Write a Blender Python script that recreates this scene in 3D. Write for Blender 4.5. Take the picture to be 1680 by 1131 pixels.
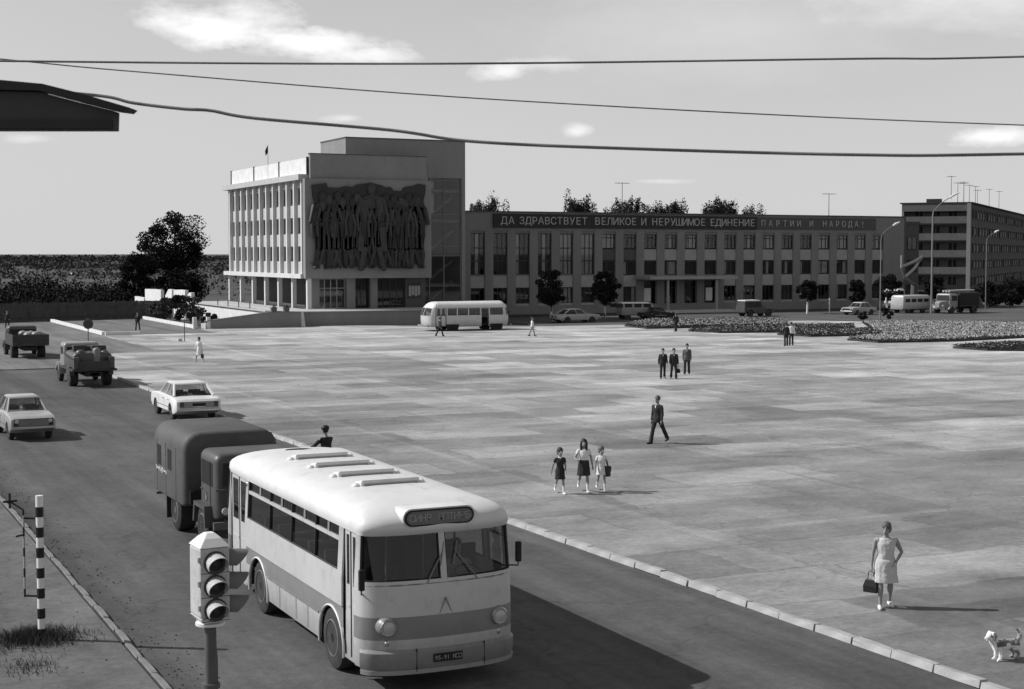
import bpy, bmesh, math, random
from mathutils import Vector, Matrix
random.seed(7)
R = math.radians
PI = math.pi
for _o in list(bpy.data.objects):
    bpy.data.objects.remove(_o)
SC = bpy.context.scene
COL = SC.collection

# ------------------------------------------------------------------ camera
HEAD = 25.4
cam = bpy.data.cameras.new('camera')
camo = bpy.data.objects.new('camera', cam)
COL.objects.link(camo)
cam.sensor_width = 36.0
cam.lens = 36.0 * 2500 / 1680
cam.clip_start = 0.2
cam.clip_end = 40000
camo.location = (0, 0, 6.5)
camo.rotation_euler = (R(90 - 3.40), 0, R(-HEAD))
cam.dof.use_dof = True
cam.dof.focus_distance = 45
cam.dof.aperture_fstop = 8.0
SC.camera = camo

# ------------------------------------------------------------------ sky and sun
SUN_EL, SUN_AZ = 38.5, -58.2          # azimuth clockwise from +Y
world = bpy.data.worlds.new('World')
SC.world = world
world.use_nodes = True
NT = world.node_tree
N, L = NT.nodes, NT.links
N.clear()
w_out = N.new('ShaderNodeOutputWorld')
w_bg = N.new('ShaderNodeBackground')
w_bg.inputs['Strength'].default_value = 0.1
L.new(w_bg.outputs[0], w_out.inputs['Surface'])
w_sky = N.new('ShaderNodeTexSky')
w_sky.sky_type = 'NISHITA'
w_sky.sun_disc = False
w_sky.sun_elevation = R(SUN_EL)
w_sky.sun_rotation = R(SUN_AZ)
w_sky.air_density = 1.0
w_sky.dust_density = 0.6
w_bw = N.new('ShaderNodeRGBToBW')      # a black and white film sees only how bright the sky is
L.new(w_sky.outputs[0], w_bw.inputs[0])


def wmath(op, a, b=None, c=None, clamp=False):
    n = N.new('ShaderNodeMath')
    n.operation = op
    n.use_clamp = clamp
    for k, v in enumerate((a, b, c)):
        if v is None:
            continue
        if isinstance(v, (int, float)):
            n.inputs[k].default_value = v
        else:
            L.new(v, n.inputs[k])
    return n.outputs[0]


w_tc = N.new('ShaderNodeTexCoord')


def wnoise(sx, sy, sz, detail, rough=0.55):
    m = N.new('ShaderNodeMapping')
    m.inputs['Scale'].default_value = (sx, sy, sz)
    L.new(w_tc.outputs['Generated'], m.inputs['Vector'])
    t = N.new('ShaderNodeTexNoise')
    t.inputs['Scale'].default_value = 1.0
    t.inputs['Detail'].default_value = detail
    t.inputs['Roughness'].default_value = rough
    L.new(m.outputs[0], t.inputs['Vector'])
    return t.outputs['Fac']


SKY_GAIN = 1.0
cl_fine = wnoise(26, 26, 60, 6, 0.6)
cl_broad = wnoise(3.0, 3.0, 9.0, 4)
base = wmath('MULTIPLY', w_bw.outputs[0], SKY_GAIN)
# thin high veil, everywhere in the sky
veil = wmath('MULTIPLY', wmath('SUBTRACT', cl_broad, 0.42, clamp=True), 1.6, clamp=True)
cur = N.new('ShaderNodeMix')
cur.data_type = 'FLOAT'
L.new(veil, cur.inputs['Factor'])
L.new(base, cur.inputs[2])
cur.inputs[3].default_value = 6.5
# pale summer haze, densest towards the horizon
w_sep = N.new('ShaderNodeSeparateXYZ')
L.new(w_tc.outputs['Generated'], w_sep.inputs[0])
hz = wmath('POWER', wmath('SUBTRACT', 1.0, wmath('ABSOLUTE', w_sep.outputs[2]), clamp=True), 2.4)
hzm = N.new('ShaderNodeMix')
hzm.data_type = 'FLOAT'
L.new(wmath('MULTIPLY', hz, 0.9), hzm.inputs['Factor'])
L.new(cur.outputs[0], hzm.inputs[2])
hzm.inputs[3].default_value = 6.5
cur = hzm.outputs[0]
# separate fair-weather clouds: azimuth, elevation, half width, half height (degrees), density
CLOUDS = [(14.6, 8.25, 3.4, 0.95, 1.0), (17.9, 7.75, 3.6, 0.62, 1.0), (20.2, 7.25, 2.4, 0.36, 0.8),
          (25.0, 6.75, 1.1, 0.42, 0.85), (27.8, 4.55, 0.75, 0.34, 0.75), (19.2, 5.0, 1.0, 0.2, 0.5),
          (42.6, 4.2, 1.7, 0.45, 0.95), (26.5, 7.0, 2.4, 0.35, 0.4), (31.0, 2.7, 1.3, 0.14, 0.4),
          (8.0, 4.1, 1.0, 0.2, 0.35), (44.5, 10.0, 9.0, 2.4, 0.9), (33.0, 8.2, 9.0, 2.4, 0.25),
          (-4.0, 9.0, 5.0, 1.2, 0.8), (-22.0, 12.0, 7.0, 1.6, 0.8), (58.0, 8.0, 6.0, 1.3, 0.8), (80, 12, 8, 2, 0.8),
          (120, 9, 7, 1.5, 0.8), (170, 11, 8, 2, 0.8), (220, 8, 7, 1.3, 0.8), (275, 12, 8, 2, 0.8)]
for az, el, hw, hh, dens in CLOUDS:
    a, e = R(az), R(el)
    d0 = Vector((math.sin(a) * math.cos(e), math.cos(a) * math.cos(e), math.sin(e)))
    rt = Vector((math.cos(a), -math.sin(a), 0))
    up = rt.cross(d0)
    sub = N.new('ShaderNodeVectorMath')
    sub.operation = 'SUBTRACT'
    L.new(w_tc.outputs['Generated'], sub.inputs[0])
    sub.inputs[1].default_value = d0
    comps = []
    for ax, sc in ((rt, 1 / R(hw)), (up, 1 / R(hh))):
        dt = N.new('ShaderNodeVectorMath')
        dt.operation = 'DOT_PRODUCT'
        L.new(sub.outputs[0], dt.inputs[0])
        dt.inputs[1].default_value = ax * sc
        comps.append(wmath('POWER', dt.outputs['Value'], 2.0))
    rad = wmath('SQRT', wmath('ADD', comps[0], comps[1]))
    soft = hw > 6
    v = wmath('SUBTRACT', wmath('MULTIPLY_ADD', cl_fine, 0.8 if soft else 1.9, 0.6 if soft else 0.05), rad)
    v = wmath('MULTIPLY', wmath('SMOOTH_MIN', wmath('MULTIPLY', v, 0.9 if soft else 1.25, clamp=True), 1.0, 0.3), dens)
    mx = N.new('ShaderNodeMix')
    mx.data_type = 'FLOAT'
    L.new(v, mx.inputs['Factor'])
    L.new(cur, mx.inputs[2])
    mx.inputs[3].default_value = 10.5
    cur = mx.outputs[0]
L.new(cur, w_bg.inputs['Color'])

sun = bpy.data.lights.new('sun', 'SUN')
sun.energy = 4.6
sun.angle = R(0.5)
sun.color = (1.0, 1.0, 1.0)
suno = bpy.data.objects.new('sun', sun)
COL.objects.link(suno)
_sd = Vector((math.sin(R(SUN_AZ)) * math.cos(R(SUN_EL)), math.cos(R(SUN_AZ)) * math.cos(R(SUN_EL)), math.sin(R(SUN_EL))))
suno.rotation_euler = _sd.to_track_quat('Z', 'Y').to_euler()
suno.location = (-60, 60, 60)

SC.view_settings.view_transform = 'Standard'
SC.view_settings.look = 'None'
SC.view_settings.exposure = 0.0
SC.view_settings.gamma = 1.0
SC.view_settings.use_curve_mapping = False
SC.render.engine = 'CYCLES'
SC.cycles.max_bounces = 6
SC.cycles.diffuse_bounces = 3
SC.cycles.glossy_bounces = 3
SC.cycles.transmission_bounces = 4
SC.cycles.transparent_max_bounces = 12


# ------------------------------------------------------------------ materials (all greys: a black and white photograph)
def grey(v):
    return (v, v, v, 1)


def mat(name, v, rough=0.75, var=0.12, scale=2.0, spec=0.3, metal=0.0, bump=0.0, bscale=40, streak=None, dirt=0.0, grime=0.0):
    m = bpy.data.materials.new(name)
    m.use_nodes = True
    nt = m.node_tree
    b = nt.nodes['Principled BSDF']
    b.inputs['Roughness'].default_value = rough
    b.inputs['Specular IOR Level'].default_value = spec
    b.inputs['Metallic'].default_value = metal
    tc = nt.nodes.new('ShaderNodeTexCoord')
    mp = nt.nodes.new('ShaderNodeMapping')
    nt.links.new(tc.outputs['Object'], mp.inputs['Vector'])
    if streak:
        mp.inputs['Scale'].default_value = streak
    n = nt.nodes.new('ShaderNodeTexNoise')
    n.inputs['Scale'].default_value = scale
    n.inputs['Detail'].default_value = 6
    n.inputs['Roughness'].default_value = 0.62
    nt.links.new(mp.outputs[0], n.inputs['Vector'])
    mr = nt.nodes.new('ShaderNodeMapRange')
    mr.inputs['From Min'].default_value = 0.25
    mr.inputs['From Max'].default_value = 0.75
    mr.inputs['To Min'].default_value = v * (1 - var)
    mr.inputs['To Max'].default_value = v * (1 + var)
    nt.links.new(n.outputs['Fac'], mr.inputs['Value'])
    last = mr.outputs[0]
    if dirt > 0:
        n2 = nt.nodes.new('ShaderNodeTexNoise')
        n2.inputs['Scale'].default_value = scale * 3.7
        n2.inputs['Detail'].default_value = 8
        n2.inputs['Roughness'].default_value = 0.7
        nt.links.new(tc.outputs['Object'], n2.inputs['Vector'])
        r2 = nt.nodes.new('ShaderNodeMapRange')
        r2.inputs['From Min'].default_value = 0.52
        r2.inputs['From Max'].default_value = 0.72
        r2.inputs['To Min'].default_value = 1.0
        r2.inputs['To Max'].default_value = 1.0 - dirt
        nt.links.new(n2.outputs['Fac'], r2.inputs['Value'])
        mu = nt.nodes.new('ShaderNodeMath')
        mu.operation = 'MULTIPLY'
        nt.links.new(last, mu.inputs[0])
        nt.links.new(r2.outputs[0], mu.inputs[1])
        last = mu.outputs[0]
    if grime > 0:                                          # road dirt thrown up on the lower panels
        sz = nt.nodes.new('ShaderNodeSeparateXYZ')
        nt.links.new(tc.outputs['Object'], sz.inputs[0])
        n4 = nt.nodes.new('ShaderNodeTexNoise')
        n4.inputs['Scale'].default_value = 2.3
        n4.inputs['Detail'].default_value = 7
        n4.inputs['Roughness'].default_value = 0.7
        nt.links.new(tc.outputs['Object'], n4.inputs['Vector'])
        ma = nt.nodes.new('ShaderNodeMath')
        ma.operation = 'MULTIPLY_ADD'
        nt.links.new(n4.outputs['Fac'], ma.inputs[0])
        ma.inputs[1].default_value = -0.9
        nt.links.new(sz.outputs[2], ma.inputs[2])
        r4 = nt.nodes.new('ShaderNodeMapRange')
        r4.inputs['From Min'].default_value = -0.1
        r4.inputs['From Max'].default_value = 0.55
        r4.inputs['To Min'].default_value = 1 - grime
        r4.inputs['To Max'].default_value = 1.0
        nt.links.new(ma.outputs[0], r4.inputs['Value'])
        m4 = nt.nodes.new('ShaderNodeMath')
        m4.operation = 'MULTIPLY'
        nt.links.new(last, m4.inputs[0])
        nt.links.new(r4.outputs[0], m4.inputs[1])
        last = m4.outputs[0]
    nt.links.new(last, b.inputs['Base Color'])
    if bump > 0:
        n3 = nt.nodes.new('ShaderNodeTexNoise')
        n3.inputs['Scale'].default_value = bscale
        n3.inputs['Detail'].default_value = 5
        nt.links.new(tc.outputs['Object'], n3.inputs['Vector'])
        bp = nt.nodes.new('ShaderNodeBump')
        bp.inputs['Strength'].default_value = bump
        bp.inputs['Distance'].default_value = 0.02
        nt.links.new(n3.outputs['Fac'], bp.inputs['Height'])
        nt.links.new(bp.outputs[0], b.inputs['Normal'])
    return m


def glass(name, clear=0.45, rough=0.02):
    m = bpy.data.materials.new(name)
    m.use_nodes = True
    nt = m.node_tree
    nt.nodes.clear()
    o = nt.nodes.new('ShaderNodeOutputMaterial')
    mx = nt.nodes.new('ShaderNodeMixShader')
    t = nt.nodes.new('ShaderNodeBsdfTransparent')
    t.inputs[0].default_value = grey(clear)
    g = nt.nodes.new('ShaderNodeBsdfGlossy')
    g.inputs['Color'].default_value = grey(0.9)
    g.inputs['Roughness'].default_value = rough
    f = nt.nodes.new('ShaderNodeFresnel')
    ge = nt.nodes.new('ShaderNodeNewGeometry')
    im = nt.nodes.new('ShaderNodeMapRange')          # a single pane reflects the same from both sides
    im.inputs['To Min'].default_value = 1.5
    im.inputs['To Max'].default_value = 1 / 1.5
    nt.links.new(ge.outputs['Backfacing'], im.inputs['Value'])
    nt.links.new(im.outputs[0], f.inputs['IOR'])
    nt.links.new(f.outputs[0], mx.inputs[0])
    nt.links.new(t.outputs[0], mx.inputs[1])
    nt.links.new(g.outputs[0], mx.inputs[2])
    nt.links.new(mx.outputs[0], o.inputs[0])
    return m


def ground_mat(name, v, kind):
    """big paved or earth surfaces: patches, stains and fine grain, in world metres"""
    m = bpy.data.materials.new(name)
    m.use_nodes = True
    nt = m.node_tree
    b = nt.nodes['Principled BSDF']
    b.inputs['Roughness'].default_value = 0.85
    b.inputs['Specular IOR Level'].default_value = 0.25
    tc = nt.nodes.new('ShaderNodeTexCoord')

    def mapping(s, rot=0.0, off=(0, 0, 0)):
        mp = nt.nodes.new('ShaderNodeMapping')
        mp.inputs['Scale'].default_value = s
        mp.inputs['Rotation'].default_value = (0, 0, rot)
        mp.inputs['Location'].default_value = off
        nt.links.new(tc.outputs['Object'], mp.inputs['Vector'])
        return mp.outputs[0]

    def noise(vec, sc, det=5, ro=0.6):
        n = nt.nodes.new('ShaderNodeTexNoise')
        n.inputs['Scale'].default_value = sc
        n.inputs['Detail'].default_value = det
        n.inputs['Roughness'].default_value = ro
        nt.links.new(vec, n.inputs['Vector'])
        return n.outputs['Fac']

    def rng(x, a, b_, c, d):
        r = nt.nodes.new('ShaderNodeMapRange')
        for k, q in zip(('From Min', 'From Max', 'To Min', 'To Max'), (a, b_, c, d)):
            r.inputs[k].default_value = q
        nt.links.new(x, r.inputs['Value'])
        return r.outputs[0]

    def op(o, x, y):
        q = nt.nodes.new('ShaderNodeMath')
        q.operation = o
        for k, z in enumerate((x, y)):
            if isinstance(z, (int, float)):
                q.inputs[k].default_value = z
            else:
                nt.links.new(z, q.inputs[k])
        return q.outputs[0]

    def brick(vec, w, h, c1, c2, mort, msize):
        q = nt.nodes.new('ShaderNodeTexBrick')
        q.offset = 0.37
        q.inputs['Scale'].default_value = 1.0
        q.inputs['Brick Width'].default_value = w
        q.inputs['Row Height'].default_value = h
        q.inputs['Color1'].default_value = grey(c1)
        q.inputs['Color2'].default_value = grey(c2)
        q.inputs['Mortar'].default_value = grey(mort)
        q.inputs['Mortar Size'].default_value = msize
        q.inputs['Mortar Smooth'].default_value = 0.5
        q.inputs['Bias'].default_value = 0.0
        nt.links.new(vec, q.inputs['Vector'])
        return q.outputs['Color']

    fine = rng(noise(mapping((1, 1, 1)), 6.0, 10, 0.82), 0.28, 0.72, 0.66, 1.34)
    mid = rng(noise(mapping((1, 1, 1)), 0.55, 6), 0.3, 0.7, 0.86, 1.14)
    val = op('MULTIPLY', fine, mid)
    if kind in ('square', 'road'):
        # cracks
        cw_ = nt.nodes.new('ShaderNodeVectorMath')
        cw_.operation = 'MULTIPLY_ADD'
        cn = nt.nodes.new('ShaderNodeTexNoise')
        cn.inputs['Scale'].default_value = 0.8
        cn.inputs['Detail'].default_value = 6
        nt.links.new(tc.outputs['Object'], cn.inputs['Vector'])
        nt.links.new(cn.outputs['Color'], cw_.inputs[0])
        cw_.inputs[1].default_value = (2.4, 2.4, 0)
        nt.links.new(tc.outputs['Object'], cw_.inputs[2])
        vo = nt.nodes.new('ShaderNodeTexVoronoi')
        vo.feature = 'DISTANCE_TO_EDGE'
        vo.inputs['Scale'].default_value = 0.16
        nt.links.new(cw_.outputs[0], vo.inputs['Vector'])
        val = op('MULTIPLY', val, rng(vo.outputs['Distance'], 0.0, 0.009, 0.76, 1.0))
    if kind == 'square':
        # laid in big asphalt and concrete lots of different age
        wob = nt.nodes.new('ShaderNodeVectorMath')
        wob.operation = 'MULTIPLY_ADD'
        nz = nt.nodes.new('ShaderNodeTexNoise')
        nz.inputs['Scale'].default_value = 0.9
        nz.inputs['Detail'].default_value = 4
        nt.links.new(tc.outputs['Object'], nz.inputs['Vector'])
        nt.links.new(nz.outputs['Color'], wob.inputs[0])
        wob.inputs[1].default_value = (0.7, 0.7, 0)
        nt.links.new(tc.outputs['Object'], wob.inputs[2])
        wv = wob.outputs[0]
        p1 = brick(wv, 5.0, 2.6, 0.68, 1.26, 0.84, 0.05)
        p3 = brick(mapping((1, 1, 1), R(3), (1.3, 7.7, 0)), 13.0, 6.1, 0.84, 1.14, 1.0, 0.02)
        mott = rng(noise(mapping((0.34, 0.5, 1)), 1.0, 9, 0.78), 0.36, 0.64, 0.80, 1.18)
        val = op('MULTIPLY', val, op('MULTIPLY', p3, mott))
        p2 = brick(mapping((1, 1, 1), R(90), (3, 5, 0)), 27.0, 8.0, 0.86, 1.10, 1.08, 0.22)
        val = op('MULTIPLY', val, op('MULTIPLY', p1, p2))
        sy = nt.nodes.new('ShaderNodeSeparateXYZ')       # base tone ramps from darker near to paler far, wobbled by noise
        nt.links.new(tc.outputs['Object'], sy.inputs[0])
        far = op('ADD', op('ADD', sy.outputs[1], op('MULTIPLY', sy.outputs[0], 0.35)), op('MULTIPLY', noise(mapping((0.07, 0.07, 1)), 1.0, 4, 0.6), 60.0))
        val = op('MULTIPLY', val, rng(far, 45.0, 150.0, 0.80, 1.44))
        stain = rng(noise(mapping((0.10, 0.26, 1), R(25)), 1.0, 6, 0.65), 0.36, 0.62, 0.76, 1.12)
        val = op('MULTIPLY', val, stain)
        oil = rng(noise(mapping((0.16, 0.3, 1), R(25)), 1.0, 5, 0.6), 0.58, 0.72, 1.0, 0.72)
        val = op('MULTIPLY', val, oil)
    if kind == 'road':
        trk = rng(noise(mapping((0.9, 0.035, 1)), 1.0, 6, 0.65), 0.35, 0.65, 0.74, 1.28)
        val = op('MULTIPLY', val, trk)
        pat = rng(noise(mapping((0.3, 0.12, 1)), 1.0, 4, 0.6), 0.4, 0.6, 0.9, 1.12)
        val = op('MULTIPLY', val, pat)
        sx = nt.nodes.new('ShaderNodeSeparateXYZ')       # silt and damp earth swept along the left edge
        nt.links.new(tc.outputs['Object'], sx.inputs[0])
        wv = op('ADD', sx.outputs[0], op('MULTIPLY', noise(mapping((0.6, 0.25, 1)), 1.0, 6, 0.7), 2.4))
        val = op('MULTIPLY', val, rng(wv, 6.1, 7.3, 0.66, 1.0))
    if kind == 'walk':
        pat = rng(noise(mapping((0.5, 0.5, 1)), 1.0, 8, 0.75), 0.35, 0.65, 0.62, 1.4)
        val = op('MULTIPLY', val, pat)
    if kind == 'field':
        pat = rng(noise(mapping((0.012, 0.03, 1), R(30)), 1.0, 6, 0.65), 0.35, 0.65, 0.55, 1.6)
        val = op('MULTIPLY', val, pat)
    val = op('MULTIPLY', val, v)
    nt.links.new(val, b.inputs['Base Color'])
    bp = nt.nodes.new('ShaderNodeBump')
    bp.inputs['Strength'].default_value = 0.5
    bp.inputs['Distance'].default_value = 0.02
    nt.links.new(noise(mapping((1, 1, 1)), 14.0, 8, 0.7), bp.inputs['Height'])
    nt.links.new(bp.outputs[0], b.inputs['Normal'])
    return m


M = {}
M['field'] = ground_mat('field_grass', 0.055, 'field')
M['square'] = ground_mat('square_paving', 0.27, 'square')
M['road'] = ground_mat('road_asphalt', 0.088, 'road')
M['walk'] = ground_mat('footway_earth', 0.115, 'walk')
M['kerb'] = mat('kerb_concrete', 0.36, 0.85, 0.3, 2.0, bump=0.3, dirt=0.25)
M['worn'] = mat('worn_kerb_concrete', 0.2, 0.9, 0.3, 2.0, dirt=0.3)
M['conc'] = mat('pale_concrete', 0.45, 0.8, 0.15, 0.8, dirt=0.15)
M['white'] = mat('white_paint', 0.72, 0.5, 0.07, 1.0, dirt=0.08)
M['signal'] = mat('signal_paint', 0.46, 0.55, 0.18, 4.0, dirt=0.35)
M['lime'] = mat('limewash', 0.66, 0.85, 0.15, 1.2, dirt=0.2)
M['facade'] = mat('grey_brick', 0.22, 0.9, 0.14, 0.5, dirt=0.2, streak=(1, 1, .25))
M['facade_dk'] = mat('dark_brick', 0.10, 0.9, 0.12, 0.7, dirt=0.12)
M['stone'] = mat('grey_stone_cladding', 0.225, 0.8, 0.12, 0.4, dirt=0.14, streak=(1, 1, .3))
M['panel'] = mat('pale_panel', 0.34, 0.8, 0.10, 1.0, dirt=0.12)
M['pilaster'] = mat('pale_plaster', 0.56, 0.85, 0.08, 1.0, dirt=0.1)
M['infill'] = mat('plaster_infill', 0.44, 0.85, 0.12, 1.3, dirt=0.12)
M['bronze'] = mat('dark_relief', 0.024, 0.6, 0.3, 1.2, spec=0.4)
M['bronze2'] = mat('dark_relief_worn', 0.042, 0.6, 0.35, 1.5, spec=0.4)
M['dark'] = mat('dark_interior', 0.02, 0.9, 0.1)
M['balcony'] = mat('grey_balcony_panel', 0.115, 0.9, 0.15, 1.0, dirt=0.15)
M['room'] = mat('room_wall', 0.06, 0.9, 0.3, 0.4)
M['frame'] = mat('dark_window_frame', 0.05, 0.6, 0.2)
M['framel'] = mat('grey_window_frame', 0.16, 0.6, 0.15)
M['curtain'] = mat('pale_curtain', 0.72, 0.9, 0.2, 3.0, streak=(8, 8, 0.4))
M['roofing'] = mat('dark_roofing', 0.035, 0.8, 0.2)
M['band'] = mat('dark_sign_band', 0.04, 0.8, 0.15)
M['letter'] = mat('pale_letters', 0.42, 0.7, 0.1)
M['letter2'] = mat('weathered_letters', 0.42, 0.7, 0.15)
M['bglass'] = glass('window_glass', 0.75)
M['vglass'] = glass('vehicle_glass', 0.6)
M['bark'] = mat('bark', 0.05, 0.9, 0.3, 5, bump=0.5)
M['leaf'] = mat('foliage', 0.034, 0.7, 0.45, 0.9, spec=0.06)
M['leaf2'] = mat('foliage_dry', 0.06, 0.75, 0.4, 0.9, spec=0.06)
M['leaf3'] = mat('foliage_dense', 0.020, 0.75, 0.4, 0.6, spec=0.06)
M['flower'] = mat('pale_flowers', 0.45, 0.8, 0.35, 3.0)
M['soil'] = mat('soil', 0.045, 0.95, 0.3, 3.0)
M['fence'] = mat('weathered_boards', 0.06, 0.9, 0.3, 2.0)
M['steel'] = mat('painted_steel', 0.10, 0.5, 0.2, 3.0)
M['steel_pale'] = mat('pale_concrete_pole', 0.2, 0.7, 0.12, 1.0)
M['cable'] = mat('cable_rubber', 0.17, 0.6, 0.2)
M['black'] = mat('black_paint', 0.015, 0.5, 0.2)
M['rubber'] = mat('tyre_rubber', 0.03, 0.85, 0.3, 6, dirt=0.0)
M['tyre_dusty'] = mat('dusty_tyre', 0.042, 0.9, 0.35, 5)
M['rim'] = mat('wheel_rim', 0.2, 0.5, 0.25, 4)
M['rim_dk'] = mat('dusty_rim', 0.15, 0.7, 0.3, 4)
M['chrome'] = mat('chrome', 0.6, 0.2, 0.05, metal=1.0)
M['lens'] = mat('lamp_glass', 0.45, 0.15, 0.05, spec=0.6)
M['taillamp'] = mat('tail_lamp', 0.06, 0.25, 0.1, spec=0.5)
M['bus_roof'] = mat('bus_white_roof', 0.66, 0.42, 0.10, 0.9, spec=0.45, dirt=0.16)
M['bus_pale'] = mat('bus_pale_paint', 0.5, 0.33, 0.08, 1.1, spec=0.5, dirt=0.2, grime=.4)
M['bus_grey'] = mat('bus_grey_band', 0.215, 0.4, 0.08, 1.5, spec=0.45, dirt=0.10, grime=.4)
M['bus_bump'] = mat('bus_bumper_paint', 0.3, 0.45, 0.12, 2.0, spec=0.4, dirt=0.2, grime=.4)
M['seat'] = mat('seat_cover', 0.05, 0.8, 0.2)
M['car_white'] = mat('car_white_paint', 0.72, 0.28, 0.04, spec=0.5, dirt=0.05)
M['car_pale'] = mat('car_pale_paint', 0.42, 0.3, 0.05, spec=0.5, dirt=0.08, grime=.4)
M['car_grey'] = mat('car_grey_paint', 0.25, 0.35, 0.08, spec=0.45, dirt=0.1)
M['truck'] = mat('truck_dark_paint', 0.075, 0.45, 0.15, 2.0, spec=0.4, dirt=0.2, grime=.4)
M['kung'] = mat('truck_body_canvas', 0.085, 0.65, 0.2, 1.2, spec=0.3, dirt=0.25, bump=.25, bscale=6)
M['truckdk'] = mat('truck_timber', 0.05, 0.8, 0.25, 2.0)
M['canvas'] = mat('pale_canvas', 0.5, 0.85, 0.12)
M['skin'] = mat('skin', 0.26, 0.55, 0.05, 4.0)
M['hair'] = mat('dark_hair', 0.03, 0.6, 0.3, 20)
M['hair_lt'] = mat('brown_hair', 0.10, 0.6, 0.3, 20)
M['c_dark'] = mat('dark_cloth', 0.028, 0.9, 0.25, 6)
M['c_grey'] = mat('grey_cloth', 0.085, 0.9, 0.2, 6)
M['c_mid'] = mat('mid_grey_cloth', 0.25, 0.9, 0.15, 6)
M['c_white'] = mat('white_cloth', 0.7, 0.9, 0.08, 6)
M['c_dress'] = mat('pale_dress_cloth', 0.5, 0.85, 0.12, 5)
M['shoe'] = mat('black_shoe', 0.02, 0.4, 0.1)
M['shoe_w'] = mat('white_shoe', 0.75, 0.5, 0.05)
M['leather'] = mat('black_leather', 0.018, 0.35, 0.2)
M['fur_w'] = mat('white_fur', 0.75, 0.95, 0.08, 12, bump=0.6)
M['fur_d'] = mat('dark_fur', 0.15, 0.95, 0.35, 12, bump=0.6)
M['fur_g'] = mat('grey_fur', 0.3, 0.95, 0.3, 12, bump=0.6)


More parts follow.
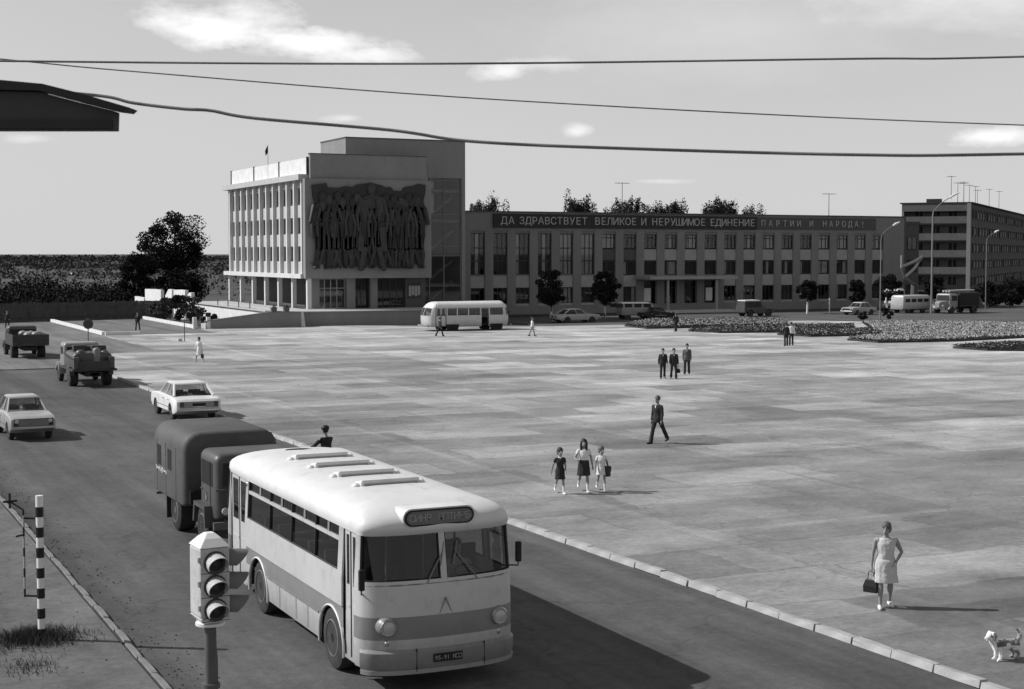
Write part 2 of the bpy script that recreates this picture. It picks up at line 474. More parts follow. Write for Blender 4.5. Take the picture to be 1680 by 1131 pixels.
# ------------------------------------------------------------------ mesh builder
class MB:
    def __init__(s):
        s.v, s.f, s.mi = [], [], []
        s.m = 0
        s.X = None

    def add(s, vs, fs):
        o = len(s.v)
        if s.X is not None:
            vs = [s.X @ Vector(p) for p in vs]
        s.v.extend([tuple(p) for p in vs])
        for f in fs:
            s.f.append(tuple(i + o for i in f))
            s.mi.append(s.m)

    def bb(s, x0, x1, y0, y1, z0, z1):
        s.add([(x0, y0, z0), (x1, y0, z0), (x1, y1, z0), (x0, y1, z0), (x0, y0, z1), (x1, y0, z1), (x1, y1, z1), (x0, y1, z1)],
              [(0, 3, 2, 1), (4, 5, 6, 7), (0, 1, 5, 4), (1, 2, 6, 5), (2, 3, 7, 6), (3, 0, 4, 7)])
        return s

    def quad(s, a, b, c, d):
        s.add([a, b, c, d], [(0, 1, 2, 3)])
        return s

    def slab(s, pts, t):
        """polygon given thickness t along its normal (both ways)"""
        P = [Vector(p) for p in pts]
        n = (P[1] - P[0]).cross(P[2] - P[0]).normalized() * (t / 2)
        k = len(P)
        vs = [p - n for p in P] + [p + n for p in P]
        fs = [tuple(range(k))[::-1], tuple(range(k, 2 * k))] + [(i, (i + 1) % k, k + (i + 1) % k, k + i) for i in range(k)]
        s.add(vs, fs)
        return s

    def loft(s, rings, cap=True, close=True):
        k = len(rings[0])
        vs = [p for r in rings for p in r]
        fs = []
        for i in range(len(rings) - 1):
            for j in range(k if close else k - 1):
                a, b = i * k + j, i * k + (j + 1) % k
                fs.append((a, b, b + k, a + k))
        if cap:
            fs.append(tuple(range(k))[::-1])
            fs.append(tuple(range((len(rings) - 1) * k, len(rings) * k)))
        s.add(vs, fs)
        return s

    def prism(s, poly, ax, a0, a1):
        def P(u, w, a):
            return (a, u, w) if ax == 'x' else (u, a, w) if ax == 'y' else (u, w, a)
        return s.loft([[P(u, w, a0) for u, w in poly], [P(u, w, a1) for u, w in poly]])

    def path(s, pts, r, n=6, cap=True, caps_round=False):
        P = [Vector(p) for p in pts]
        rr = r if isinstance(r, (list, tuple)) else [r] * len(P)
        rr = list(rr)
        if caps_round:
            d0 = (P[0] - P[1]).normalized()
            d1 = (P[-1] - P[-2]).normalized()
            P = [P[0] + d0 * rr[0] * 0.9, P[0] + d0 * rr[0] * 0.6] + P + [P[-1] + d1 * rr[-1] * 0.6, P[-1] + d1 * rr[-1] * 0.9]
            rr = [rr[0] * 0.35, rr[0] * 0.8] + rr + [rr[-1] * 0.8, rr[-1] * 0.35]
        rings = []
        t0 = (P[1] - P[0]).normalized()
        ref = Vector((0, 0, 1)) if abs(t0.z) < 0.9 else Vector((0, 1, 0))
        u = t0.cross(ref).normalized()
        for i, p in enumerate(P):
            t = (P[min(i + 1, len(P) - 1)] - P[max(i - 1, 0)]).normalized()
            u = (u - t * u.dot(t)).normalized()
            w = t.cross(u)
            rings.append([p + (u * math.cos(2 * PI * k / n) + w * math.sin(2 * PI * k / n)) * rr[i] for k in range(n)])
        return s.loft(rings, cap)

    def cyl(s, p0, p1, r0, r1=None, n=10, cap=True):
        return s.path([p0, p1], [r0, r0 if r1 is None else r1], n, cap)

    def ell(s, c, r, nu=10, nv=7):
        c = Vector(c)
        rings = []
        for i in range(1, nv):
            a = -PI / 2 + PI * i / nv
            rings.append([c + Vector((r[0] * math.cos(a) * math.cos(2 * PI * k / nu), r[1] * math.cos(a) * math.sin(2 * PI * k / nu), r[2] * math.sin(a))) for k in range(nu)])
        s.loft(rings, False)
        o = len(s.v)
        n_ = len(rings) * nu
        b = o - n_
        s.v.extend([tuple((s.X @ (c + Vector((0, 0, -r[2])))) if s.X is not None else c + Vector((0, 0, -r[2]))),
                    tuple((s.X @ (c + Vector((0, 0, r[2])))) if s.X is not None else c + Vector((0, 0, r[2])))])
        for k in range(nu):
            s.f.append((o, b + (k + 1) % nu, b + k))
            s.f.append((o + 1, b + n_ - nu + k, b + n_ - nu + (k + 1) % nu))
            s.mi += [s.m, s.m]
        return s

    def lathe(s, prof, c=(0, 0, 0), ax='x', n=20):
        rings = []
        for a, r in prof:
            ring = []
            for k in range(n):
                q = 2 * PI * k / n
                u, w = r * math.cos(q), r * math.sin(q)
                ring.append((c[0] + a, c[1] + u, c[2] + w) if ax == 'x' else (c[0] + u, c[1] + a, c[2] + w) if ax == 'y' else (c[0] + u, c[1] + w, c[2] + a))
            rings.append(ring)
        return s.loft(rings, True)

    def mesh(s, name, mats, smooth=0.0, recalc=True):
        me = bpy.data.meshes.new(name)
        me.from_pydata(s.v, [], s.f)
        for q in (mats if isinstance(mats, (list, tuple)) else [mats]):
            me.materials.append(q)
        if isinstance(mats, (list, tuple)) and len(mats) > 1:
            me.polygons.foreach_set('material_index', s.mi)
        if recalc:
            bm = bmesh.new()
            bm.from_mesh(me)
            if smooth:
                bmesh.ops.remove_doubles(bm, verts=bm.verts, dist=0.0005)
            bmesh.ops.recalc_face_normals(bm, faces=bm.faces)
            bm.to_mesh(me)
            bm.free()
        if smooth:
            me.polygons.foreach_set('use_smooth', [True] * len(me.polygons))
            me.set_sharp_from_angle(angle=R(smooth))
        me.update()
        return me

    def obj(s, name, mats, parent=None, smooth=0.0, bevel=0.0, recalc=True):
        o = bpy.data.objects.new(name, s.mesh(name, mats, smooth, recalc))
        COL.objects.link(o)
        if parent is not None:
            o.parent = parent
        if bevel:
            bv = o.modifiers.new('bevel', 'BEVEL')
            bv.width = bevel
            bv.segments = 2
            bv.limit_method = 'ANGLE'
            bv.angle_limit = R(40)
        return o


def tag(o, label=None, cat=None, group=None, kind=None):
    if label:
        o['label'] = label
    if cat:
        o['category'] = cat
    if group:
        o['group'] = group
    if kind:
        o['kind'] = kind
    return o


def thing(name, label, cat, loc=(0, 0, 0), rz=0.0, group=None):
    o = bpy.data.objects.new(name, None)
    COL.objects.link(o)
    o.empty_display_size = 0.2
    o.location = loc
    o.rotation_euler = (0, 0, rz)
    return tag(o, label, cat, group)


def link(name, me, parent, loc=(0, 0, 0), rz=0.0):
    o = bpy.data.objects.new(name, me)
    COL.objects.link(o)
    o.parent = parent
    o.location = loc
    o.rotation_euler = (0, 0, rz)
    return o


def copy_tree(root, loc, rz, label, parent=None):
    c = root.copy()
    COL.objects.link(c)
    if parent is None:
        c.location = loc
        c.rotation_euler = (0, 0, rz)
        c['label'] = label
    else:
        c.parent = parent
    for ch in root.children:
        copy_tree(ch, None, None, None, c)
    return c


WR_TEX = bpy.data.textures.new('folds', 'CLOUDS')
WR_TEX.noise_scale = 0.085
WR_TEX.noise_depth = 2


def bake_remesh(mb, name, material, parent, voxel, smooth_it=1, folds=0.0):
    """join overlapping closed pieces into ONE continuous skin"""
    tmp = bpy.data.objects.new('tmp', mb.mesh('tmp', material))
    COL.objects.link(tmp)
    rm = tmp.modifiers.new('r', 'REMESH')
    rm.mode = 'VOXEL'
    rm.voxel_size = voxel
    rm.use_smooth_shade = True
    if smooth_it:
        sm = tmp.modifiers.new('s', 'SMOOTH')
        sm.factor = 0.5
        sm.iterations = smooth_it
    if folds:
        dp = tmp.modifiers.new('d', 'DISPLACE')
        dp.texture = WR_TEX
        dp.strength = folds
        dp.mid_level = .45
    dg = bpy.context.evaluated_depsgraph_get()
    me = bpy.data.meshes.new_from_object(tmp.evaluated_get(dg))
    me.name = name
    bpy.data.objects.remove(tmp)
    if not me.materials:
        me.materials.append(material)
    me.polygons.foreach_set('use_smooth', [True] * len(me.polygons))
    o = bpy.data.objects.new(name, me)
    COL.objects.link(o)
    o.parent = parent
    return o


def shell(o, th, ang):
    """give an open body skin its sheet thickness"""
    sd = o.modifiers.new('solid', 'SOLIDIFY')
    sd.thickness = th
    sd.offset = -1
    dg = bpy.context.evaluated_depsgraph_get()
    me = bpy.data.meshes.new_from_object(o.evaluated_get(dg))
    o.modifiers.clear()
    o.data = me
    me.polygons.foreach_set('use_smooth', [True] * len(me.polygons))
    me.set_sharp_from_angle(angle=R(ang))


def text_mesh(ch, size, depth, material):
    cu = bpy.data.curves.new('t', 'FONT')
    cu.body = ch
    cu.size = size
    cu.extrude = depth
    cu.align_x = 'CENTER'
    cu.resolution_u = 3
    tmp = bpy.data.objects.new('t', cu)
    COL.objects.link(tmp)
    dg = bpy.context.evaluated_depsgraph_get()
    me = bpy.data.meshes.new_from_object(tmp.evaluated_get(dg))
    bpy.data.objects.remove(tmp)
    me.materials.clear()
    me.materials.append(material)
    return me


rnd = random.Random(11)
# ================================================================== THE SETTING
RZ = -0.08                                    # road level; the square and footway are a kerb step higher
g = MB()
rad = [0, 30, 80, 160, 300, 600, 1500, 5000, 25000]
ringsG = [[(r * math.cos(2 * PI * k / 48), r * math.sin(2 * PI * k / 48) + 100, -0.10) for k in range(48)] for r in rad[1:]]
g.loft(ringsG, False)
g.add(ringsG[0], [tuple(range(48))])
tag(g.obj('ground', M['field']), kind='structure')


def kerb_x(y):                                # the right-hand kerb bends a little
    pts = [(-30, 16.7), (10, 16.3), (17.6, 16.14), (33.8, 15.74), (58, 15.55), (90, 15.5), (140, 15.5)]
    for (a, xa), (b, xb) in zip(pts, pts[1:]):
        if a <= y <= b:
            return xa + (xb - xa) * (y - a) / (b - a)
    return 15.5


KERB_END = 90.0
LK = 5.06
# carriageway: one sheet, with the crossing road and the far street
g = MB()
ys = [-30, 0, 10, 17.6, 33.8, 58, 90, 120, 150]
left = [(LK, y, RZ) for y in ys]
right = [(kerb_x(y), y, RZ) for y in ys]
for i in range(len(ys) - 1):
    g.quad(left[i], right[i], right[i + 1], left[i + 1])
tag(g.obj('road', M['road']), kind='structure')
g = MB()
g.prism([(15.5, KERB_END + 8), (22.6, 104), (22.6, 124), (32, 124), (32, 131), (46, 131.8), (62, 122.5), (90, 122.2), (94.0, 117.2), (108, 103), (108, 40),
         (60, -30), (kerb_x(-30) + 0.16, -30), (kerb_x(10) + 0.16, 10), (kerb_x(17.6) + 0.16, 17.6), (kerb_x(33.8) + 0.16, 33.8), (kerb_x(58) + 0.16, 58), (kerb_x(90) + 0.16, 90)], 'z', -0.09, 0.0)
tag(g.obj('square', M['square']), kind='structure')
# far street in front of the long building, and the yard left of the terrace
g = MB()
g.prism([(62.02, 122.52), (89.98, 122.22), (94.02, 117.22), (108.02, 103), (230, 70), (230, 110), (150, 140.0), (62.0, 140.0), (62.0, 128)], 'z', -0.09, -0.004)
tag(g.obj('far_street', M['road']), kind='structure')
M['yard'] = ground_mat('yard_asphalt', 0.15, 'road')
g = MB()
g.prism([(5.1, 90.02), (15.48, 90.02), (15.48, KERB_END + 8), (22.58, 104.02), (22.58, 123.98), (22.58, 152), (5.1, 152)], 'z', -0.085, -0.03)
g.prism([(22.62, 124.02), (31.98, 124.02), (31.98, 154.8), (22.62, 152.8)], 'z', -0.085, -0.004)
tag(g.obj('side_yard', M['yard']), kind='structure')
g = MB()
g.prism([(-60, -30), (LK - 0.18, -30), (LK - 0.18, 88), (-60, 88)], 'z', -0.09, 0.0)
tag(g.obj('footway', M['walk']), kind='structure')

# kerbs: bedding strip (setting) with every stone a piece of its own
g = MB()
for a, b in zip(ys, ys[1:]):
    if b <= 90:
        g.loft([[(kerb_x(a) + .03, a, -0.09), (kerb_x(a) + 0.155, a, -0.09), (kerb_x(a) + 0.155, a, -0.02), (kerb_x(a) + .03, a, -0.02)],
                [(kerb_x(b) + .03, b, -0.09), (kerb_x(b) + 0.155, b, -0.09), (kerb_x(b) + 0.155, b, -0.02), (kerb_x(b) + .03, b, -0.02)]])
kerb = tag(g.obj('kerb', M['soil']), kind='structure')
stones = []
for k in range(4):
    s = MB()
    q = [rnd.uniform(-0.01, 0.01) for _ in range(8)]
    s.loft([[(0.0 + q[0], -0.485, -0.08), (0.17, -0.485, -0.08), (0.17 + q[1], -0.485, 0.035 + q[2]), (0.025, -0.485, 0.045 + q[3])],
            [(0.0 + q[4], 0, -0.08), (0.17, 0, -0.08), (0.17, 0, 0.04 + q[5]), (0.03, 0, 0.045)],
            [(0.0 + q[6], 0.485, -0.08), (0.17, 0.485, -0.08), (0.17 + q[5], 0.485, 0.035 + q[7]), (0.025, 0.485, 0.04 + q[1])]])
    stones.append(s.mesh('kerb_stone', M['kerb']))
y = 14.0
while y < KERB_END:
    ln = 1.0
    o = link('kerb_stone', stones[rnd.randrange(4)], kerb, (kerb_x(y) + rnd.uniform(-0.012, 0.012), y, rnd.uniform(-0.02, 0.01)), math.atan2(kerb_x(y + .5) - kerb_x(y - .5), -1) + PI + rnd.uniform(-.012, .012))
    y += ln
g = MB()
g.bb(LK - 0.17, LK, -30, 88, -0.09, -0.03)
kerb2 = tag(g.obj('left_kerb', M['soil']), kind='structure')
worn = stones[1].copy()
worn.materials[0] = M['worn']
y = 18.0
while y < 60:
    o = link('kerb_stone', worn, kerb2, (LK - 0.12 + rnd.uniform(-0.02, 0.01), y, rnd.uniform(-0.045, -0.025)), rnd.uniform(-.02, .02))
    o.scale = (.62, 1, 1)
    y += 1.0
# low white kerb walls at the end of the road
for pts, lab in (([(22.8, 151.0), (22.8, 124.5)], 'low white kerb wall running away from the road towards the board fence'),
                 ([(22.85, 124.2), (25.6, 124.2)], 'short low white kerb wall turning the corner near the round sign'),
                 ([(32.2, 154.2), (32.2, 132.4)], 'low white kerb wall along the shrubs left of the terrace ramp')):
    w = thing('kerb_wall', lab, 'low wall', (pts[0][0], pts[0][1], 0), 0, 'low white kerb walls')
    dx, dy = pts[1][0] - pts[0][0], pts[1][1] - pts[0][1]
    n = max(1, int(math.hypot(dx, dy) / 2.9))
    me = MB().bb(-0.16, 0.16, -0.16, 0.16, -0.08, 0.2) if False else None
    ln = math.hypot(dx, dy) / n
    b = MB().bb(-0.14, 0.14, 0.02, ln - 0.02, -0.09, 0.26)
    mesh = b.mesh('kerb_block', M['lime'])
    ang = math.atan2(-dx, dy)
    for k in range(n):
        link('kerb_block', mesh, w, (dx / n * k, dy / n * k, 0), ang)
for x, y, lab in ((31.9, 131.6, 'left white post at the foot of the terrace ramp'), (33.0, 131.2, 'right white post touching the foot of the terrace ramp')):
    p = MB().bb(-0.16, 0.16, -0.16, 0.16, -0.1, 1.0).obj('gate_post', M['lime'], bevel=0.03)
    p.location = (x, y, 0)
    tag(p, lab, 'post', 'white posts by the ramp')

# ------------------------------------------------------------------ far land: tree line, thicket
def leaves(mb, c, r, n, size, rn, flat=0.0):
    c = Vector(c)
    for _ in range(n):
        while True:
            p = Vector((rn.uniform(-1, 1), rn.uniform(-1, 1), rn.uniform(-1, 1)))
            if 0.15 < p.length < 1:
                break
        p = Vector((p.x * r[0], p.y * r[1], p.z * r[2])) + c
        a = Vector((rn.gauss(0, 1), rn.gauss(0, 1), rn.gauss(0, 1) * (1 - flat))).normalized()
        b = a.cross(Vector((rn.gauss(0, 1), rn.gauss(0, 1), rn.gauss(0, 1)))).normalized()
        s = size * rn.uniform(0.6, 1.4)
        mb.add([p - a * s, p + b * s * 0.7, p + a * s, p - b * s * 0.7], [(0, 1, 2, 3)])


rn = random.Random(5)
g = MB()
for i in range(1500):
    a = R(HEAD) + rn.uniform(-0.5, 0.06)
    d = rn.uniform(1100, 2600)
    h = rn.uniform(1.2, 3.6) * d / 1800
    w = rn.uniform(10, 35)
    leaves(g, (math.sin(a) * d, math.cos(a) * d, h * 0.3), (w, 6, h), 16, 1.5 * d / 1800, rn)
tag(g.obj('tree_line', M['leaf'], recalc=False), kind='stuff')
g = MB()                                                    # far scrub and garden plots in the fields
for i in range(520):
    a = R(HEAD) + rn.uniform(-0.42, -0.08)
    d = rn.uniform(240, 1000)
    leaves(g, (math.sin(a) * d, math.cos(a) * d, 0.5), (rn.uniform(2, 9), 2, rn.uniform(.7, 1.8)), 30, 0.5 * d / 500, rn)
tag(g.obj('far_scrub', M['leaf2'], recalc=False), kind='stuff')
for (az, d, w, h, lab) in ((-15.6, 520, 4.5, 1.1, 'long low white shed far out in the fields left of the big tree'), (-13.0, 560, 2, 1.3, 'small white hut far out in the fields beside the thicket')):
    a = R(HEAD + az)
    t = thing('shed', lab, 'shed', (math.sin(a) * d, math.cos(a) * d, -0.1), 0, 'far white sheds')
    MB().bb(-w, w, -2.5, 2.5, 0, h).obj('wall', M['lime'], t)
    MB().prism([(-2.9, h), (2.9, h), (0, h + .7)], 'x', -w - .4, w + .4).obj('roof', M['roofing'], t)
g = MB()                                                    # the thicket behind the fence reads as one dark mass
for i in range(340):
    x = rn.uniform(-10, 44)
    y = 160 + rn.uniform(0, 46) + (44 - x) * 0.15
    if x > 30 and y < 182:
        continue
    h = rn.uniform(1.0, 1.9) + (1.2 if y > 180 else 0) + 0.5 * math.sin(x * 0.5)
    leaves(g, (x, y, h * 0.4), (rn.uniform(1.6, 3.0), rn.uniform(1.4, 2.6), max(0.7, h * 0.7)), 260, 0.15, rn)
tag(g.obj('thicket', M['leaf3'], recalc=False), kind='stuff')
g = MB()
for i in range(130):
    x = rn.uniform(-4, 34)
    y = 154.5 + rn.uniform(0, 8) + x * 0.17
    leaves(g, (x, y, 0.5), (1.2, 1.0, rn.uniform(0.5, 1.25)), 60, 0.16, rn)
tag(g.obj('weeds', M['leaf2'], recalc=False), kind='stuff')


def tree(name, label, cat, loc, h, r, trunk_r, trunk_h, n_cl, n_lf, size, leaf, seed, group=None, shape='round', white=0.0, squash=1.0):
    rn = random.Random(seed)
    t = thing(name, label, cat, loc, 0, group)
    tr = MB()
    pts = [Vector((0, 0, -0.1))]
    for k in range(1, 6):
        pts.append(Vector((rn.uniform(-.06, .06) * h * .2, rn.uniform(-.06, .06) * h * .2, trunk_h * k / 5)))
    top = h * 0.86
    pts.append(Vector((pts[-1].x + rn.uniform(-.1, .1), pts[-1].y, (trunk_h + top) / 2)))
    pts.append(Vector((pts[-1].x, pts[-1].y, top)))
    rr = [trunk_r * 1.25, trunk_r, trunk_r * .95, trunk_r * .9, trunk_r * .85, trunk_r * .8, trunk_r * .5, trunk_r * .12]
    tr.path(pts, rr, 7)
    cr = MB()
    zc = (trunk_h * 0.85 + h) / 2
    hz = (h - trunk_h * 0.85) / 2
    for i in range(n_cl):
        th = rn.uniform(0, 2 * PI)
        u = rn.uniform(-1, 1)
        if shape == 'poplar':
            u = rn.uniform(-1, .78)
            rad = r * math.sqrt(max(.02, 1 - u * u)) * rn.uniform(0.15, 1)
        elif shape == 'cone':
            rad = r * (1 - 0.6 * (u + 1) / 2) * rn.uniform(0.3, 1)
        else:
            rad = r * max(0.05, 1 - u * u) ** .42 * rn.uniform(0.4, 1)
        c = Vector((rad * math.cos(th), rad * math.sin(th) * squash, zc + u * hz * 0.92))
        if trunk_r > 0.04 and i % 2 == 0:
            z0 = min(top * .95, max(trunk_h * 0.7, c.z - rad * 0.9))
            b0 = Vector((pts[-2].x * .5, pts[-2].y * .5, z0))
            tr.path([b0, (b0 + c) / 2 + Vector((0, 0, -0.05 * rad)), c], [trunk_r * .42, trunk_r * .25, trunk_r * .06], 5)
        cs = r * rn.uniform(0.2, 0.42)
        cs = cs * (.62 if shape == 'poplar' else 1)
        vz = cs * (0.75 if shape != 'poplar' else rn.uniform(2.0, 3.6))
        leaves(cr, c, (cs, cs, vz), n_lf, size, rn)
    tr.obj('trunk', M['bark'], t, smooth=50)
    if white:
        w = MB()
        w.cyl((pts[0].x, pts[0].y, 0.0), (pts[2].x * .8, pts[2].y * .8, white), trunk_r * 1.45, trunk_r * 1.3, 8)
        w.obj('limewash_band', M['lime'], t, smooth=50)
    cr.obj('crown', leaf, t, recalc=False)
    return t


tree('broadleaf_tree', 'tall dark broadleaf tree standing alone against the sky left of the building', 'tree', (43.6, 190, -0.1), 11.4, 4.3, 0.36, 4.9, 40, 360, 0.13, M['leaf3'], 4)
tree('bushy_tree', 'low round bushy tree growing left of the tall broadleaf tree', 'tree', (38.2, 186, -0.1), 6.6, 2.4, 0.2, 1.6, 40, 260, 0.13, M['leaf3'], 9)
tree('bushy_tree', 'dense dark bush filling the foot of the tall broadleaf tree', 'tree', (43.0, 184, -0.1), 4.4, 2.9, 0.16, .8, 40, 240, 0.12, M['leaf3'], 12)
for x, y, h, r_, s, lab in ((33.9, 141.5, 2.6, 1.2, 21, 'ragged shrub beside the white terrace, nearest the ramp'), (34.2, 147.0, 2.6, 1.2, 22, 'ragged shrub midway along the white terrace wall'),
                            (33.4, 152.0, 2.2, 1.2, 23, 'ragged shrub at the end of the board fence'), (34.6, 136.8, 1.2, 0.7, 24, 'small low shrub just behind the terrace ramp')):
    tree('shrub', lab, 'shrub', (x, y, -0.1), h, r_, 0.05, 0.3, 22, 70, 0.12, M['leaf2'] if s % 2 else M['leaf'], s, 'shrubs beside the terrace')
STREET_TREES = ((66.93, 132.0, 4.9, 1.45, 31, 'round street tree with white trunk between the far bus and the pale parked saloon'),
                (75.02, 135.9, 4.7, 1.35, 32, 'round street tree with white trunk left of the building entrance canopy'),
                (100.3, 136.2, 3.7, 1.1, 33, 'small street tree with white trunk right of the parked jeep'),
                (107.8, 137.2, 3.6, 1.05, 34, 'small street tree with white trunk behind the pale car'),
                (113.2, 138.6, 4.0, 1.5, 35, 'bushy street tree with white trunk behind the light van front'),
                (120.5, 139.4, 4.0, 1.4, 36, 'bushy street tree with white trunk between light van and dark lorry'))
for x, y, h, r_, s, lab in STREET_TREES:
    tree('street_tree', lab, 'tree', (x, y, -0.05), h, r_, 0.075, h * 0.38, 34, 200, 0.085, M['leaf3'], s, 'street trees before the long building', 'round', 1.3)
for i, (x, z) in enumerate(((82.6, 12.6), (84.3, 13.9), (87.0, 14.3), (97.0, 13.8), (98.8, 14.9), (101.3, 13.5), (104.0, 13.3), (105.6, 13.9), (108.8, 14.5), (110.2, 13.4), (113.6, 13.4), (116.0, 14.0), (120.2, 14.4), (121.6, 13.4), (124.3, 14.4), (126.0, 13.2))):
    spots = ('leftmost pale poplar top above the roof beside the tower', 'second poplar top from the tower above the roof', 'third poplar top from the tower, last of the pale ones',
             'poplar top just left of the tallest one over the slogan', 'tallest poplar top above the slogan board', 'poplar top just right of the tallest one', 'poplar top left of the roof mast',
             'poplar top behind the roof mast', 'broad poplar top right of the roof mast', 'lower poplar top touching the broad one beside the mast', 'poplar top in the first small group to the right', 'poplar top next to the first small group',
             'poplar top over the end of the dark band', 'low poplar top in the last group', 'last tall poplar top to the right', 'low poplar top ending the row at the right')
    tree('poplar_tree', spots[i], 'tree', (x, 185 + (i % 3) * 2, -0.1), z + 0.6, rnd.uniform(1.8, 2.6), 0.14, 6.5, 60, 110, 0.115, M['leaf'] if i > 2 else M['leaf2'], 60 + i, 'poplars behind the long building', 'poplar')
for i, (x, y, h, r_) in enumerate(((150, 142, 3.6, 2.2), (156, 148, 3.2, 2.0), (163, 158, 4.4, 2.6), (172, 166, 4.8, 2.8), (139, 146, 3.4, 1.9), (131, 141.5, 3.0, 1.8))):
    lab = ('dark bush at the foot of the five storey block corner', 'dark bush in front of the right wing of the block', 'tall bush halfway along the shaded side of the block', 'farthest tall bush at the right edge of the picture',
           'dark bush below the balconies of the block', 'dark bush behind the dark lorry cab')[i]
    tree('bush', lab, 'bush', (x, y, -0.1), h, r_, 0.08, 0.5, 30, 200, 0.11, M['leaf3'], 90 + i, 'bushes by the five storey block')

# board fence
F0, F1 = Vector((6.0, 149.2, -0.1)), Vector((35.6, 156.3, -0.1))
fl = (F1 - F0).length
fence = thing('board_fence', 'long dark wooden board fence closing off the far end of the road', 'fence', F0, math.atan2(F1.y - F0.y, F1.x - F0.x))
b = MB()
k = 0.0
rn = random.Random(8)
while k < fl:
    h = 1.85 + rn.uniform(-.05, .06)
    b.bb(k, k + 0.135, -0.012 + rn.uniform(-.008, .008), 0.014, 0.05, h)
    k += 0.15
tag(b.obj('board', M['fence'], fence), kind='stuff')
rail = MB().bb(0, fl, 0.016, 0.07, -0.05, 0.05).mesh('rail', M['fence'])
for z in (0.45, 1.45):
    link('rail', rail, fence, (0, 0, z))
post = MB().bb(-0.07, 0.07, 0.072, 0.2, 0, 1.8).mesh('post', M['fence'])
for k in range(int(fl / 3) + 1):
    link('post', post, fence, (k * 3.0 + 0.2, 0, 0))

# broken white wall behind the fence
ww = thing('white_wall', 'broken white masonry wall with gaps behind the end of the fence', 'wall', (36, 150, -0.1))
for y0, y1, h0, h1 in ((172.0, 177.0, 1.7, 1.75), (163.4, 171.4, 2.75, 2.7), (158.2, 161.3, 2.9, 2.2), (152.4, 157.4, 2.95, 2.9), (149.8, 151.4, 2.75, 2.5)):
    MB().prism([(y0 - 150, 0), (y1 - 150, 0), (y1 - 150, h1), ((y0 + y1) / 2 - 150, h0 + .02), (y0 - 150, h0)], 'x', 0, 0.35).obj('wall_panel', M['lime'], ww)

# ------------------------------------------------------------------ terrace of the hall
ter = thing('terrace', 'raised stone terrace with ramp and pale edge in front of the hall', 'terrace', (44, 137, 0))
MB().bb(-2.6, 17.5, -4.6, -0.4, -0.1, 1.24).obj('front_wall', M['stone'], ter)
MB().bb(-2.75, 17.6, -4.75, 1.2, 1.24, 1.32).obj('deck', M['conc'], ter)
MB().bb(-4.2, -2.75, -0.0, 29.5, 1.16, 1.26).obj('side_deck', M['conc'], ter)
MB().bb(-2.75, 0.0, 1.2, 29.5, 1.24, 1.30).obj('deck', M['conc'], ter)
MB().bb(-4.0, -2.6, -0.2, 29.3, -0.1, 1.16).obj('side_wall', M['lime'], ter)
MB().prism([(-11.2, -0.1), (-2.62, -0.1), (-2.62, 1.3), (-5.2, 1.36), (-11.2, 0.62)], 'y', -5.9, -5.6).obj('ramp_wall', M['stone'], ter)
MB().prism([(-11.3, 0.62), (-5.2, 1.36), (-2.62, 1.3), (-2.62, 1.37), (-5.2, 1.43), (-11.3, 0.69)], 'y', -5.96, -5.54).obj('coping', M['stone'], ter)
MB().prism([(-11.0, -0.08), (-4.2, -0.08), (-4.2, 1.16), (-5.2, 1.16), (-11.0, 0.35)], 'y', -5.58, -3.2).obj('ramp', M['conc'], ter)
MB().prism([(-5.85, -0.1), (-4.76, -0.1), (-4.76, 1.28), (-5.3, 1.3)], 'x', -2.6, -2.2).obj('end_pier', M['lime'], ter)
for k, (y0, z0) in enumerate(((5.5, 1.26), (9.5, 1.26), (13.5, 1.26), (17.5, 1.26))):
    MB().bb(-4.15, -4.07, y0, y0 + .08, z0, z0 + 0.62).obj('rail_post', M['steel'], ter)
MB().bb(-4.14, -4.08, 5.5, 17.6, 1.80, 1.86).obj('handrail', M['steel'], ter)
for x, lab in ((38.9, 'left dark square planter on top of the terrace ramp wall'), (40.05, 'right dark square planter on top of the terrace ramp wall')):
    p = thing('planter', lab, 'planter', (x, 131.25, 1.37 if x > 39.5 else 1.36), 0, 'planters on the ramp wall')
    MB().prism([(-0.2, 0), (0.2, 0), (0.27, 0.4), (-0.27, 0.4)], 'y', -0.22, 0.22).obj('tub', M['facade_dk'], p)
    m_ = MB()
    leaves(m_, (0, 0, 0.47), (0.24, 0.2, 0.12), 60, 0.05, rnd)
    m_.obj('plants', M['leaf'], p, recalc=False)

# ------------------------------------------------------------------ the hall with the relief
FX, FY = 44.04, 137.45
hall = thing('hall_building', 'four storey hall with a huge dark figure relief on its windowless front', 'building', (FX, FY, 0))
D = 28.0
# inner mass: shaded rooms
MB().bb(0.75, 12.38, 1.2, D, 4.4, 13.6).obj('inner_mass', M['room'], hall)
MB().bb(2.4, 12.38, 2.2, D - .2, 1.25, 4.2).obj('ground_floor_wall', M['facade_dk'], hall)
MB().bb(-0.55, 12.4, 0.45, D + .4, 4.2, 4.62).obj('floor_slab', M['pilaster'], hall)
MB().bb(-0.62, 12.4, 0.65, D + .4, 13.45, 13.98).obj('cornice', M['infill'], hall)
MB().bb(-0.04, 16.9, D - .3, D, 4.6, 13.45).obj('rear_wall', M['stone'], hall)
# front slab that carries the relief, corner strip and top band
MB().bb(-0.28, 12.45, -0.25, 0.44, 4.2, 13.55).obj('front_wall', M['stone'], hall)
MB().bb(0.38, 12.1, 0.12, 0.6, 13.55, 15.86).obj('top_band', M['stone'], hall)
MB().bb(0.33, 12.15, 0.07, 0.65, 15.86, 15.94).obj('coping', M['facade_dk'], hall)
